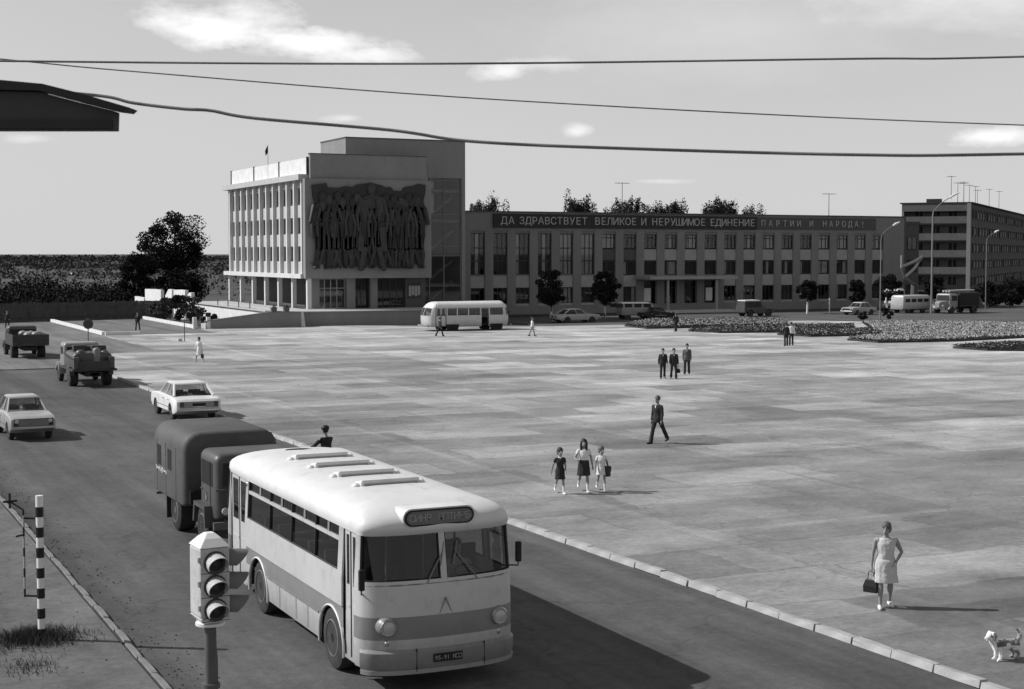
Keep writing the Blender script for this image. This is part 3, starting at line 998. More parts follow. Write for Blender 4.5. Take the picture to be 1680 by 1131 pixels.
# white parapet panels over the left side
pm = MB().bb(0, 0.12, 0.03, 8.9, 0, 1.55).mesh('parapet_panel', M['lime'])
for k in range(3):
    link('parapet_panel', pm, hall, (0.25, 0.65 + k * 9.0, 13.99))
pm = MB().bb(-0.04, 0.2, -0.04, 0.04, 0, 1.62).mesh('parapet_post', M['frame'])
for k in range(4):
    link('parapet_post', pm, hall, (0.2, 0.64 + k * 9.0, 13.985))
# left side: piers, windows, infill
bay = 2.335
y0 = 0.95
pier = MB().bb(-0.30, 0.3, -0.17, 0.17, 4.62, 13.45).mesh('pier', M['pilaster'])
for k in range(12):
    link('pier', pier, hall, (0, y0 + k * bay, 0))
sp1 = MB().bb(0.02, 0.28, 0.175, bay - 0.175, 0, 1.15).mesh('infill_panel', M['infill'])
sp2 = MB().bb(0.02, 0.28, 0.175, bay - 0.175, 0, 1.18).mesh('infill_panel', M['infill'])
sp3 = MB().bb(0.02, 0.28, 0.175, bay - 0.175, 0, 0.62).mesh('infill_panel', M['infill'])
fr = MB()
W_, H_ = bay - 0.36, 1.5
for a, b_, c_, d_ in ((0, .07, 0, H_), (W_ - .07, W_, 0, H_), (0.07, W_ - .07, 0, .07), (0.07, W_ - .07, H_ - .07, H_), (W_ * .38, W_ * .38 + .06, .07, H_ - .07)):
    fr.bb(0.02, 0.09, a, b_, c_, d_)
fr = fr.mesh('window', M['framel'])
pn = MB().bb(0.05, 0.06, 0.05, W_ - .05, 0.05, H_ - .05).mesh('pane', M['bglass'])
cu_ = [MB().bb(0.2, 0.23, 0.1, W_ * q, 0.1, H_).mesh('curtain', M['curtain']) for q in (0.35, 0.6)]
for k in range(11):
    yy = y0 + k * bay
    for z, sp in ((4.62, sp1), (7.22, sp2), (9.95, sp2)):
        link('infill_panel', sp, hall, (0, yy, z))
    link('infill_panel', sp3, hall, (0, yy, 12.82))
    for z in (5.74, 8.4, 11.2):
        w = link('window', fr, hall, (0.12, yy + 0.18, z))
        link('pane', pn, w)
        if rnd.random() < 0.4:
            link('curtain', cu_[rnd.randrange(2)], w)
# loggia posts
lp = MB().bb(-0.2, 0.2, -0.2, 0.2, 1.29, 4.2).mesh('loggia_post', M['pilaster'])
for k in range(7):
    link('loggia_post', lp, hall, (0.12, -0.25 + 0.3 + k * 4.65, 0))
# ground floor front
MB().bb(0.33, 1.45, 0.9, 1.3, 1.32, 4.2).obj('corner_wall', M['stone'], hall)
MB().bb(4.2, 5.05, 0.9, 1.4, 1.32, 4.2).obj('pillar', M['stone'], hall)
MB().bb(6.6, 7.3, 0.9, 1.4, 1.32, 4.2).obj('pillar', M['stone'], hall)
MB().bb(10.3, 12.4, 1.2, 1.5, 1.32, 4.2).obj('side_panel', M['facade_dk'], hall)
dr = MB()
for a in (1.5, 2.1, 2.72, 3.34, 4.1):
    dr.bb(a, a + .09, 1.5, 1.58, 1.32, 4.15)
for z in (1.32, 3.2, 4.08):
    dr.bb(1.59, 4.1, 1.51, 1.57, z, z + 0.08)
dr = dr.obj('entrance_doors', M['panel'], hall)
MB().bb(1.55, 4.12, 1.53, 1.545, 1.34, 4.1).obj('pane', M['bglass'], dr)
for a, b_ in ((5.1, 6.58), (7.35, 10.25)):
    f_ = MB()
    n_ = 3 if b_ - a < 2 else 5
    for k in range(n_):
        q = a + (b_ - a - .07) * k / (n_ - 1)
        f_.bb(q, q + .07, 1.52, 1.58, 1.32, 4.18)
    f_ = f_.obj('shop_window', M['frame'], hall)
    MB().bb(a + .02, b_ - .02, 1.545, 1.56, 1.34, 4.15).obj('pane', M['bglass'], f_)
    MB().bb(a, b_, 1.7, 2.0, 1.32, 4.18).obj('blind', M['dark'], f_)
nb = MB().bb(10.55, 11.9, 1.12, 1.19, 2.2, 3.7).obj('notice_board', M['frame'], hall)
for q in range(4):
    MB().bb(10.62 + q * .31, 10.88 + q * .31, 1.1, 1.118, 2.4 + .1 * (q % 2), 3.4).obj('notice_sheet', M['panel'], nb)
pl = MB().bb(-0.03, 0.0, 0, 1.0, 0, 0.75).obj('plaque', M['black'], hall, bevel=0.02)
pl.location = (2.38, 2.8, 2.55)
# upper set-back block and stair tower
MB().bb(4.55, 17.05, 2.05, 9.6, 13.98, 17.6).obj('roof_block', M['stone'], hall)
MB().bb(4.5, 17.1, 2.0, 9.65, 17.6, 17.72).obj('coping', M['facade_dk'], hall)
MB().bb(16.66, 17.05, 2.05, 12.5, -0.1, 13.98).obj('tower_wall', M['stone'], hall)
MB().bb(12.5, 16.66, 2.6, 2.9, 15.2, 15.3).obj('lintel', M['facade_dk'], hall)
sw = MB()
for a in (13.2, 14.75, 16.55):
    sw.bb(a, a + .10, 2.2, 2.34, 0.8, 15.25)
for z in (0.8, 3.3, 6.3, 7.2, 9.7, 10.4, 12.6, 13.7, 15.15):
    sw.bb(12.5, 16.6, 2.22, 2.32, z, z + .08)
sw = sw.obj('stair_window', M['framel'], hall)
for a, b_ in ((12.5, 13.2), (13.3, 14.75), (14.85, 16.55)):
    MB().bb(a, b_, 2.26, 2.27, 0.85, 15.2).obj('pane', M['bglass'], sw)
st = MB()
for i, z in enumerate((1.2, 3.3, 6.2, 9.6, 12.6)):
    st.bb(12.4, 16.6, 2.6, 5.5, z, z + .3)
    if i < 4:
        st.slab([(13.2, 3.2, z + .3), (16.2, 3.2, z + 2.6), (16.2, 4.6, z + 2.6), (13.2, 4.6, z + .3)], 0.22)
st.obj('stair_flight', M['facade'], hall)
MB().bb(12.4, 16.66, 6.0, 6.2, 0.8, 15.2).obj('stair_wall', M['room'], hall)
for z in (10.6, 13.0):
    MB().bb(12.6, 14.0, 2.9, 2.95, z, z + 1.9).obj('curtain', M['curtain'], sw)
MB().bb(12.46, 16.66, 2.0, 2.6, -0.1, 0.8).obj('plinth', M['stone'], hall)
# flag
fl_ = thing('flag', 'small dark flag on a thin pole above the left roof edge of the hall', 'flag', (44.3, 151, 13.98))
MB().cyl((0, 0, 0), (0, 0, 3.6), 0.035, 0.02, 6).obj('pole', M['steel'], fl_)
MB().add([(0, 0, 0), (0, 0, 0)], []) if False else None
fm = MB()
fm.loft([[(0, 0, 3.55), (0, .02, 3.55), (0.0, .02, 2.8), (0, 0, 2.8)], [(-.12, .05, 3.3), (-.12, .07, 3.3), (-.1, .07, 2.6), (-.1, .05, 2.6)], [(-.3, 0, 2.95), (-.3, .02, 2.95), (-.25, .02, 2.45), (-.25, 0, 2.45)]])
fm.obj('cloth', M['c_dark'], fl_)

# relief: wavy backing with a row of generic standing figures
rel = thing('relief', 'very large dark relief of standing figures on the windowless hall front', 'relief', (FX + 6.1, FY - 0.25, 4.2))
rn = random.Random(2)
outl = []
xl, xr = -5.75, 5.75
tops = [(-5.75, 8.75), (-4.35, 8.95), (-4.2, 8.55), (-3.2, 8.5), (-2.4, 8.7), (-1.7, 8.6), (-1.3, 8.85), (0, 9.05), (1.1, 8.85), (1.6, 8.65), (2.1, 8.7), (2.4, 8.35), (3.2, 8.3), (3.5, 8.7), (4.6, 8.9), (4.9, 9.05), (5.7, 8.95)]
outl += tops
rightE = [(5.65, 8.2), (5.45, 7.4), (5.75, 6.4), (5.5, 5.2), (5.65, 4.2), (5.45, 3.2), (5.6, 2.2), (5.45, 1.2)]
outl += rightE
bots = []
x = 5.3
while x > -5.2:
    bots += [(x, 1.05 + rn.uniform(-.12, .1)), (x - 0.35, 0.95 + rn.uniform(-.1, .1)), (x - 0.45, 1.35), (x - 0.75, 1.4)]
    x -= 0.95
outl += bots
outl += [(-5.35, 1.2), (-5.45, 2.2), (-5.3, 3.2), (-5.55, 4.4), (-5.4, 5.6), (-5.25, 6.4), (-5.65, 7.6)]
MB().prism(outl, 'y', -0.22, 0).obj('backing', M['bronze'], rel)


def rfig(x, h, w, coat):
    fg = MB()
    z0 = 0.95
    H = h
    fg.ell((x, -0.34, z0 + H * 0.915), (H * .055, .2, H * .075), 8, 6)                       # head
    fg.cyl((x, -0.3, z0 + H * .82), (x, -0.3, z0 + H * .86), H * .03, None, 6)
    pts = [(-.26, .80), (-.12, .84), (.12, .84), (.26, .80), (.24, .50), (.28 if coat else .2, .22), (.05, .26), (0, .5), (-.05, .26), (-.28 if coat else -.2, .22), (-.24, .50)]
    fg.prism([(x + a * w * H * 0.5, z0 + b * H) for a, b in pts], 'y', -0.42, -0.2)
    for sgn in (-1, 1):
        fg.cyl((x + sgn * .16 * w * H * .5, -.3, z0 + .25 * H), (x + sgn * (.2 if not coat else .3) * w * H * .5, -.3, z0 + .03 * H), H * .03, H * .024, 6)
        fg.ell((x + sgn * (.2 if not coat else .3) * w * H * .5, -.42, z0 + .015 * H), (H * .025, .22, H * .02), 6, 4)
        e = rn.choice((0, 0, 1))
        sh = (x + sgn * .26 * w * H * .5, -.38, z0 + .79 * H)
        el = (x + sgn * .36 * w * H * .5, -.44, z0 + .60 * H)
        ha = (x + sgn * (.1 if e else .33) * w * H * .5, -.5, z0 + (.62 if e else .44) * H)
        fg.path([sh, el, ha], [H * .032, H * .028, H * .02], 6, caps_round=True)
    for q in range(3):                                                                        # folds
        xx = x + (q - 1) * .13 * w * H * .5
        fg.cyl((xx, -.43, z0 + .72 * H), (xx + (q - 1) * .1, -.43, z0 + .27 * H), 0.04, 0.07, 5)
    return fg


figs = [(-5.3, 6.5, .8, 0), (-4.6, 6.7, .8, 1), (-3.7, 6.6, .8, 0), (-2.8, 6.8, .8, 1), (-1.85, 6.8, .8, 0), (-.9, 6.9, .9, 1), (1.0, 6.9, .9, 1), (1.95, 6.6, .8, 0), (2.75, 6.6, .8, 1), (3.5, 6.7, .8, 0), (4.2, 6.8, .8, 1), (-5.0, 7.3, .8, 0), (-4.15, 7.0, .85, 1), (-3.25, 7.3, .8, 0), (-2.35, 7.4, .95, 1), (-1.35, 7.2, .8, 0), (1.55, 7.2, .8, 0), (2.35, 7.1, .85, 1), (3.1, 6.9, .8, 0), (3.85, 7.3, .85, 1), (4.6, 7.2, .8, 0), (5.2, 7.0, .7, 0)]
for i, (x, h, w, coat) in enumerate(figs):
    rfig(max(-4.75, min(4.75, x)), h, w * 1.2, coat).obj('figure', M['bronze'] if i % 3 else M['bronze2'], rel, smooth=35)
c_ = rfig(0.1, 8.2, 1.05, 1)
for sgn in (-1, 1):                                                                           # open coat of the middle figure
    c_.prism([(0.1 + sgn * .35, 7.5), (0.1 + sgn * 1.05, 7.3), (0.1 + sgn * 1.5, 2.6), (0.1 + sgn * .95, 2.5)], 'y', -0.55, -0.43)
    c_.ell((0.1 + sgn * 1.15, -.5, .95), (.32, .3, .28), 8, 5)
    c_.cyl((0.1 + sgn * .7, -.35, 2.9), (0.1 + sgn * 1.12, -.4, 1.0), .34, .27, 7)
c_.obj('figure', M['bronze2'], rel, smooth=35)

# ------------------------------------------------------------------ long three storey building
BX, BY, BAY = 65.55, 150.0, 2.69
NB = 21
lb = thing('long_building', 'long three storey brick building with a slogan along the top', 'building', (BX, BY, -0.1))
LEN = 60.0
c0 = 1.6                                                   # first window centre
piers = MB()
WW = 1.68
xe = -4.2
for k in range(NB + 1):
    a = c0 + (k - 1) * BAY + WW / 2 if k else xe
    b_ = c0 + k * BAY - WW / 2 if k < NB else LEN - 0.6
    pm_ = MB().bb(a, b_, 0, 0.42, 0.95, 9.1).obj('pier', M['facade'], lb)
MB().bb(xe, LEN - .6, -0.06, 0.42, 0, 0.95).obj('plinth', M['facade'], lb)
MB().bb(xe, LEN - .6, 0.0, 0.42, 9.1, 11.12).obj('parapet', M['facade'], lb)
MB().bb(xe, LEN - .55, -0.12, 0.55, 11.12, 11.24).obj('coping', M['facade_dk'], lb)
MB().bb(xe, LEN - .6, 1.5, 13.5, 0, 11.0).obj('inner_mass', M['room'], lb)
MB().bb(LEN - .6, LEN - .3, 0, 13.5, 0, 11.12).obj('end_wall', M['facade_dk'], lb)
MB().bb(xe, LEN - .6, 0.55, 13.5, 11.0, 11.15).obj('roof', M['roofing'], lb)


def win_mesh(w, h, mull, tr):
    f = MB()
    t = .075
    f.bb(0, t, 0, .1, 0, h); f.bb(w - t, w, 0, .1, 0, h)
    f.bb(t, w - t, 0, .1, 0, t); f.bb(t, w - t, 0, .1, h - t, h)
    for q in mull:
        f.bb(w * q - .03, w * q + .03, .01, .09, t, h - t)
    for z in tr:
        f.bb(t, w - t, .012, .088, z - .05, z + .05)
    return f.mesh('window', M['frame'])


wm = [win_mesh(WW, 1.75, (.34, .67), ()), win_mesh(WW, 1.55, (.36,), ()), win_mesh(WW, 1.6, (.36, .7), (1.2,)), win_mesh(WW, 4.5, (.33, .67), (1.5, 2.9))]
hs = (1.75, 1.55, 1.6, 4.5)
pm = [MB().bb(.04, WW - .04, .045, .055, .04, h - .04).mesh('pane', M['bglass']) for h in hs]
cm = [[MB().bb(a * WW, b_ * WW, .14, .16, .05, h - .05).mesh('curtain', M['curtain']) for a, b_ in ((.04, .3), (.35, .62), (.1, .9), (.68, .97), (.3, .97))] for h in hs]
pan = MB().bb(0.004, WW - 0.004, 0.12, 0.4, 0, 1.0).mesh('spandrel_panel', M['panel'])
pan2 = MB().bb(0.004, WW - 0.004, 0.12, 0.4, 0, 1.25).mesh('spandrel_panel', M['panel'])
sill = MB().bb(0.004, WW - 0.004, 0.08, 0.4, 0, 0.22).mesh('spandrel_panel', M['panel'])


def put_win(k, z, q, prob, bright=None):
    w = link('window', wm[q], lb, (c0 + k * BAY - WW / 2, 0.2, z))
    link('pane', pm[q], w)
    if rnd.random() < prob:
        link('curtain', cm[q][bright if bright is not None else rnd.randrange(5)], w)


for k in range(NB):
    xx = c0 + k * BAY - WW / 2
    if not 8 <= k <= 11:
        put_win(k, 1.17, 0, 0.35)
        link('spandrel_panel', sill, lb, (xx, 0, 0.95))
        link('spandrel_panel', pan2, lb, (xx, 0, 2.93))
    if k < 6:
        put_win(k, 4.35, 3, 0.75, (1, 1, 0, 1, 2, 2)[k])
        link('spandrel_panel', MB().bb(0.004, WW - 0.004, 0.12, 0.4, 0, 0.15).mesh('spandrel_panel', M['facade']), lb, (xx, 0, 4.19))
        link('spandrel_panel', MB().bb(0.004, WW - 0.004, 0.12, 0.4, 0, 0.24).mesh('spandrel_panel', M['facade']), lb, (xx, 0, 8.86))
    else:
        put_win(k, 4.24, 1, 0.35)
        put_win(k, 7.22, 2, 0.7, rnd.choice((1, 2, 4)))
        link('spandrel_panel', pan2, lb, (xx, 0, 5.88)) if k > 7 else link('spandrel_panel', MB().bb(0.004, WW - .004, .2, .4, 0, 1.25).mesh('spandrel_panel', M['facade_dk']), lb, (xx, 0, 5.88))
        link('spandrel_panel', MB().bb(0.004, WW - 0.004, 0.12, 0.4, 0, 0.27).mesh('spandrel_panel', M['facade']), lb, (xx, 0, 8.83))
# entrance with canopy
ex0, ex1 = c0 + 8 * BAY - WW / 2, c0 + 11 * BAY + WW / 2
MB().bb(ex0, ex1, 0.2, 0.4, 3.55, 4.22).obj('door_lintel', M['facade'], lb)
dr = MB()
for q in range(9):
    a = ex0 + 1.2 + q * (ex1 - ex0 - 2.4) / 8
    dr.bb(a - .05, a + .05, 0.5, 0.62, 0.3, 3.5)
dr.bb(ex0, ex1, 0.5, 0.6, 2.7, 2.82)
dr = dr.obj('entrance_doors', M['frame'], lb)
MB().bb(ex0, ex1, 0.55, 0.56, 0.3, 3.5).obj('pane', M['bglass'], dr)
for a in (ex0 + .25, ex1 - 1.2):
    MB().bb(a, a + .9, 0.44, 0.49, 1.2, 2.7).obj('notice_board', M['curtain'], lb)
MB().bb(ex0 - 1.2, ex1 + 0.6, -3.4, -0.0, 3.75, 4.1).obj('canopy', M['panel'], lb)
for a in (ex0 + 1.4, ex1 - 1.9):
    MB().bb(a - .12, a + .12, -3.0, -2.76, 0.3, 3.75).obj('canopy_post', M['panel'], lb)
for k in range(3):
    MB().bb(ex0 - .5, ex1 + .2, -3.6 - k * .4, -0.061, 0.0 + (2 - k) * .1, 0.1 + (2 - k) * .1).obj('step', M['conc'], lb)

# slogan: dark band and every letter its own piece
sg = thing('slogan_sign', 'long rooftop slogan in pale block letters on a dark band', 'sign', (0, BY - 0.0, 0))
MB().bb(68.92, 103.0, -0.2, -0.003, 9.36, 10.86).obj('backing_or_shade', M['band'], sg)
MB().bb(103.02, 120.5, -0.1, -0.003, 9.4, 10.8).obj('backing_or_shade', M['facade_dk'], sg)  # dark sheet put in for the shading on the wall behind the last words
WORDS = (('ДА', 69.72, 71.47), ('ЗДРАВСТВУЕТ', 71.91, 80.4), ('ВЕЛИКОЕ', 81.25, 86.72), ('И', 87.28, 87.91), ('НЕРУШИМОЕ', 88.63, 95.88), ('ЕДИНЕНИЕ', 96.38, 102.71),
         ('ПАРТИИ', 103.39, 109.5), ('И', 110.39, 111.19), ('НАРОДА!', 112.26, 118.9))
lm = {}
for w_, a, b_ in WORDS:
    step = (b_ - a) / len(w_)
    for i, ch in enumerate(w_):
        late = a > 103
        key = (ch, late)
        if key not in lm:
            lm[key] = text_mesh(ch, 1.12 if not late else 1.0, 0.04 if not late else 0.06, M['letter'] if not late else M['letter2'])
        o = bpy.data.objects.new('letter', lm[key])
        COL.objects.link(o)
        o.parent = sg
        o.rotation_euler = (PI / 2, 0, 0)
        o.scale = (1.0 if not late else .86, 1, 1)
        o.location = (a + step * (i + .5), -0.25 if not late else -0.16, 9.74)

# connecting wing at the right end
cw = thing('connecting_wing', 'dark recessed wing joining the long building to the five storey block', 'building', (BX + LEN - .3, BY + 3.0, -0.1))
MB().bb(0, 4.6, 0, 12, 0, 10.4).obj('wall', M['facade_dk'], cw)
MB().bb(0, 4.7, -.1, 12, 10.4, 10.7).obj('coping', M['facade_dk'], cw)
wmw = win_mesh(1.5, 1.6, (.5,), ())
pmw = MB().bb(.04, 1.46, .045, .055, .04, 1.56).mesh('pane', M['bglass'])
bkw = MB().bb(.03, 1.47, .06, .09, .03, 1.57).mesh('blind', M['dark'])
for k in range(2):
    for z in (1.2, 4.3, 7.2):
        w = link('window', wmw, cw, (0.5 + k * 2.2, -0.09, z))
        link('pane', pmw, w)
        link('blind', bkw, w, (0, -.003, 0))

# ------------------------------------------------------------------ five storey block of flats
fb = thing('apartment_block', 'five storey block of flats with pale balcony bands at the right edge', 'building', (165.1, 182.8, -0.1), R(40.7))
HT, FW, FLN = 14.5, 10.4, 95.0
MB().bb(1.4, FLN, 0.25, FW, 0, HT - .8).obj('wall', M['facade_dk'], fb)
MB().bb(-0.1, FLN + .2, -0.3, FW + .3, HT - .05, HT + .12).obj('roof', M['roofing'], fb)
MB().bb(0.0, 1.4, 0.5, FW, HT - 1.25, HT - .05).obj('attic_band', M['balcony'], fb)
MB().bb(0.0, FLN, 0.1, 0.25, HT - .8, HT - .05).obj('attic_band', M['facade_dk'], fb)
MB().bb(-0.12, 0.35, -0.1, 0.5, 0, HT - .05).obj('corner_strip', M['stone'], fb)
MB().bb(0.0, 1.4, FW - .3, FW, 0, HT - 1.25).obj('corner_strip', M['facade'], fb)
MB().bb(0.9, 2.2, 4.6, 6.8, HT + .12, HT + .7).obj('roof_hatch', M['roofing'], fb)
bal = MB().bb(-0.05, 0.12, 0.5, FW - .3, 0, 1.05).mesh('balcony_band', M['balcony'])
slb = MB().bb(0.0, 1.4, 0.5, FW - .3, -0.16, -0.002).mesh('balcony_slab', M['facade_dk'])
bw = MB()
bw.bb(1.28, 1.36, 0, 1.5, 0, 1.5)
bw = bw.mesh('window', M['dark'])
bfr = MB()
for a, b_, c_, d_ in ((0, .07, 0, 1.5), (1.43, 1.5, 0, 1.5), (.07, 1.43, 0, .07), (.07, 1.43, 1.43, 1.5), (.7, .77, .07, 1.43)):
    bfr.bb(1.24, 1.3, a, b_, c_, d_)
bfr = bfr.mesh('frame', M['facade'])
for k in range(5):
    z = 0.9 + k * 2.62
    if k:
        link('balcony_band', bal, fb, (0, 0, z))
    link('balcony_slab', slb, fb, (0, 0, z))
    for yy in (2.0, 4.6, 7.2):
        w = link('window', bw, fb, (0, yy, z + 0.75))
        link('frame', bfr, w)
sw_ = MB().bb(0, 1.7, 0.10, 0.2, 0, 1.55).mesh('window', M['dark'])
sf_ = MB()
for a, b_, c_, d_ in ((0, .08, 0, 1.55), (1.62, 1.7, 0, 1.55), (.08, 1.62, 0, .08), (.08, 1.62, 1.47, 1.55), (.8, .88, .08, 1.47)):
    sf_.bb(a, b_, 0.06, 0.12, c_, d_)
sf_ = sf_.mesh('frame', M['framel'])
spw = MB().bb(-.1, 1.8, 0.17, 0.24, 0, 1.0).mesh('wall_panel', M['panel'])
for c in range(24):
    for k in range(5):
        z = 1.55 + k * 2.62
        w = link('window', sw_, fb, (4.6 + c * 3.7, 0.02, z))
        link('frame', sf_, w)
        if (c * 7 + k * 3) % 4 != 0:
            link('wall_panel', spw, fb, (6.5 + c * 3.7, 0.03, z + .2))
# ================================================================== STREET FURNITURE
# roof masts
def mast(x, y, z, h, lab, group, cross=0.9):
    t = thing('aerial', lab, 'aerial', (x, y, z), 0, group)
    MB().cyl((0, 0, 0), (0, 0, h), .05, .035, 6).obj('pole', M['steel'], t)
    b = MB()
    b.cyl((-cross, 0, h - .1), (cross, 0, h - .1), .03, None, 5)
    for q in (-.8, -.3, .3, .8):
        b.cyl((cross * q, -.5, h - .1), (cross * q, .5, h - .1), .022, None, 4)
    b.obj('crossbar', M['steel'], t)


mast(87.2, 154, 11.05, 3.7, 'tall roof mast with crossbar among the poplars on the long building', 'roof aerials')
mast(116.5, 154, 11.05, 2.95, 'lone roof mast with crossbar near the right end of the long building', 'roof aerials')
_c, _s = math.cos(R(40.7)), math.sin(R(40.7))
for i, (u, v, h) in enumerate(((0.6, 3.0, 3.6), (1.4, 1.2, 3.2), (8, 3, 3.4), (15, 3, 3.6), (22, 3, 3.6), (30, 3, 3.7), (36, 3.4, 3.3), (50, 3, 4.0), (66, 3, 4.2))):
    mast(165.1 + u * _c - v * _s, 182.8 + u * _s + v * _c, HT - .1 + (.12 if u > 1 else .6), h,
         ('first tall aerial over the balconied end of the block', 'second aerial, close beside the first one on the block', 'third aerial along the block roof', 'fourth aerial along the block roof', 'fifth aerial along the block roof',
          'sixth aerial along the block roof', 'seventh aerial along the block roof', 'eighth aerial, on the far part of the block roof', 'last aerial at the right edge of the picture')[i], 'roof aerials', .7)


def lamp(x, y, h, arm, rise, rz, r, lab):
    t = thing('street_lamp', lab, 'street lamp', (x, y, -.05), rz, 'street lamps')
    MB().path([(0, 0, 0), (0, 0, h * .55), (0, 0, h - .5), (.06, 0, h)], [r, r * .9, r * .75, r * .6], 8).obj('pole', M['steel_pale'], t, smooth=50)
    MB().path([(.04, 0, h - .05), (arm * .3, 0, h + rise * .45), (arm * .7, 0, h + rise * .85)], r * .45, 6).obj('arm', M['steel_pale'], t, smooth=50)
    a = MB()
    a.path([(arm * .66, 0, h + rise * .8), (arm * .8, 0, h + rise * .95), (arm * 1.05, 0, h + rise * 1.12)], [.07, .12, .06], 8)
    a.obj('lamp_head', M['white'], t, smooth=50)


lamp(95.67, 118.2, 8.4, 1.7, 1.1, R(-25), .06, 'thin street lamp standing by the flower beds in front of the slogan end')
lamp(112.7, 130.6, 11.2, 2.7, 1.8, R(-25), .115, 'tall thick street lamp before the balconies of the block')
lamp(121.2, 131.5, 8.3, 1.3, .8, R(-25), .055, 'distant street lamp in front of the shaded side of the block')
for i, x in enumerate((99.5, 107.0, 112.8, 70.8)):
    pass
bp_ = MB()
for i, (x, y, lab) in enumerate(((101.9, 134.4, 'white bollard left of the pale car by the long building'), (110.0, 134.9, 'white bollard between the pale car and the light van'), (114.9, 133.7, 'white bollard behind the light van rear'))):
    p = MB().cyl((0, 0, 0), (0, 0, 1.75), .075, .07, 8).obj('bollard', M['lime'], smooth=50)
    p.location = (x, y, -.05)
    tag(p, lab, 'bollard', 'white posts along the far street')

t = thing('road_sign', 'round dark road sign on a thin pole at the end of the road', 'road sign', (18.83, 108.6, -.05))
MB().cyl((0, 0, 0), (0, 0, 2.1), .035, None, 6).obj('pole', M['steel'], t)
MB().lathe([(-.02, .02), (-.02, .36), (.02, .36), (.02, .02)], (0, -.05, 1.68), 'y', 20).obj('disc', M['steel'], t)
MB().lathe([(-.012, .02), (-.012, .27), (.012, .27), (.012, .02)], (0, -.08, 1.68), 'y', 20).obj('face', M['frame'], t)
t = thing('marker_pole', 'thin dark pole with a small block at its foot on the empty square', 'pole', (26.64, 113.1, 0))
MB().cyl((0, 0, 0), (0, 0, 1.75), .035, None, 6).obj('pole', M['steel'], t)
MB().bb(-.5, -.2, -.15, .15, 0, .2).obj('foot_block', M['conc'], t)

# striped post
t = thing('striped_post', 'black and white striped post standing in grass beside the left kerb', 'post', (3.72, 26.35, 0))
MB().cyl((0, 0, 0), (0, 0, 2.45), .062, None, 12).obj('pole', M['white'], t, smooth=50)
bnd = MB().lathe([(0, .0625), (0, .066), (.17, .066), (.17, .0625)], ax='z', n=12).mesh('black_band', M['black'], 50)
for k in range(7):
    link('black_band', bnd, t, (0, 0, .02 + k * .345))
b = MB()
ax_, ay_ = -.24, .15
b.cyl((ax_, ay_, .72), (ax_, ay_, 2.2), .017, None, 6)
for z in (.74, 2.06):
    b.cyl((0, 0, z), (ax_, ay_, z), .017, None, 6)
b.cyl((ax_, ay_, 1.78), (ax_ - .13, ay_, 1.76), .017, None, 6)
b.path([(ax_, ay_, 2.2), (ax_ - .2, ay_ + .13, 2.34)], .014, 6)
b.cyl((ax_ - .31, ay_ + .11, 2.34), (ax_ - .08, ay_ + .16, 2.34), .02, None, 6)
b.cyl((ax_ - .2, ay_ + .13, 2.22), (ax_ - .2, ay_ + .13, 2.48), .02, None, 6)
fr_ = b.obj('thin_frame', M['black'], t)
bnd2 = MB().cyl((0, 0, 0), (0, 0, .2), .0195, None, 6).mesh('pale_band', M['panel'])
for k in range(4):
    link('pale_band', bnd2, fr_, (ax_, ay_, .86 + k * .35))
g = MB()
rn = random.Random(4)
for i in range(3600):
    a = rn.uniform(0, 2 * PI)
    d = abs(rn.gauss(0, .36))
    x, y = 3.62 + d * math.cos(a) * 1.25, 26.4 + d * math.sin(a) * 1.1
    if x > 4.8:
        continue
    h = rn.uniform(.05, .24) * max(.25, 1 - d * .5)
    q = rn.uniform(0, PI)
    dx, dy = math.cos(q) * .007, math.sin(q) * .007
    lx, ly = rn.gauss(0, .08), rn.gauss(0, .08)
    g.add([(x - dx, y - dy, 0), (x + dx, y + dy, 0), (x + lx, y + ly, h)], [(0, 1, 2)])
for cx, cy, nn in ((2.6, 26.1, 700), (3.3, 24.6, 260), (3.0, 33.4, 120)):
    for i in range(nn):
        x, y = cx + rn.gauss(0, .22), cy + rn.gauss(0, .3)
        h = rn.uniform(.03, .12)
        q = rn.uniform(0, PI)
        dx, dy = math.cos(q) * .007, math.sin(q) * .007
        g.add([(x - dx, y - dy, 0), (x + dx, y + dy, 0), (x + rn.gauss(0, .04), y + rn.gauss(0, .04), h)], [(0, 1, 2)])
tag(g.obj('grass', M['leaf2'], recalc=False), kind='stuff')
g = MB()
rn = random.Random(14)
for i in range(700):                                      # stones and scraps lying about
    if i < 500:
        x, y, z = rn.uniform(5.1, 5.9), rn.uniform(17, 55), RZ
    elif i < 700:
        x, y, z = rn.uniform(1.5, 4.8), rn.uniform(20, 50), 0
    else:
        x, y, z = rn.uniform(16.3, 40), rn.uniform(17, 60), 0
    r_ = rn.uniform(.008, .02)
    g.ell((x, y, z + r_ * .4), (r_, r_ * rn.uniform(.7, 1.4), r_ * .6), 5, 3)
tag(g.obj('loose_stones', M['soil']), kind='stuff')

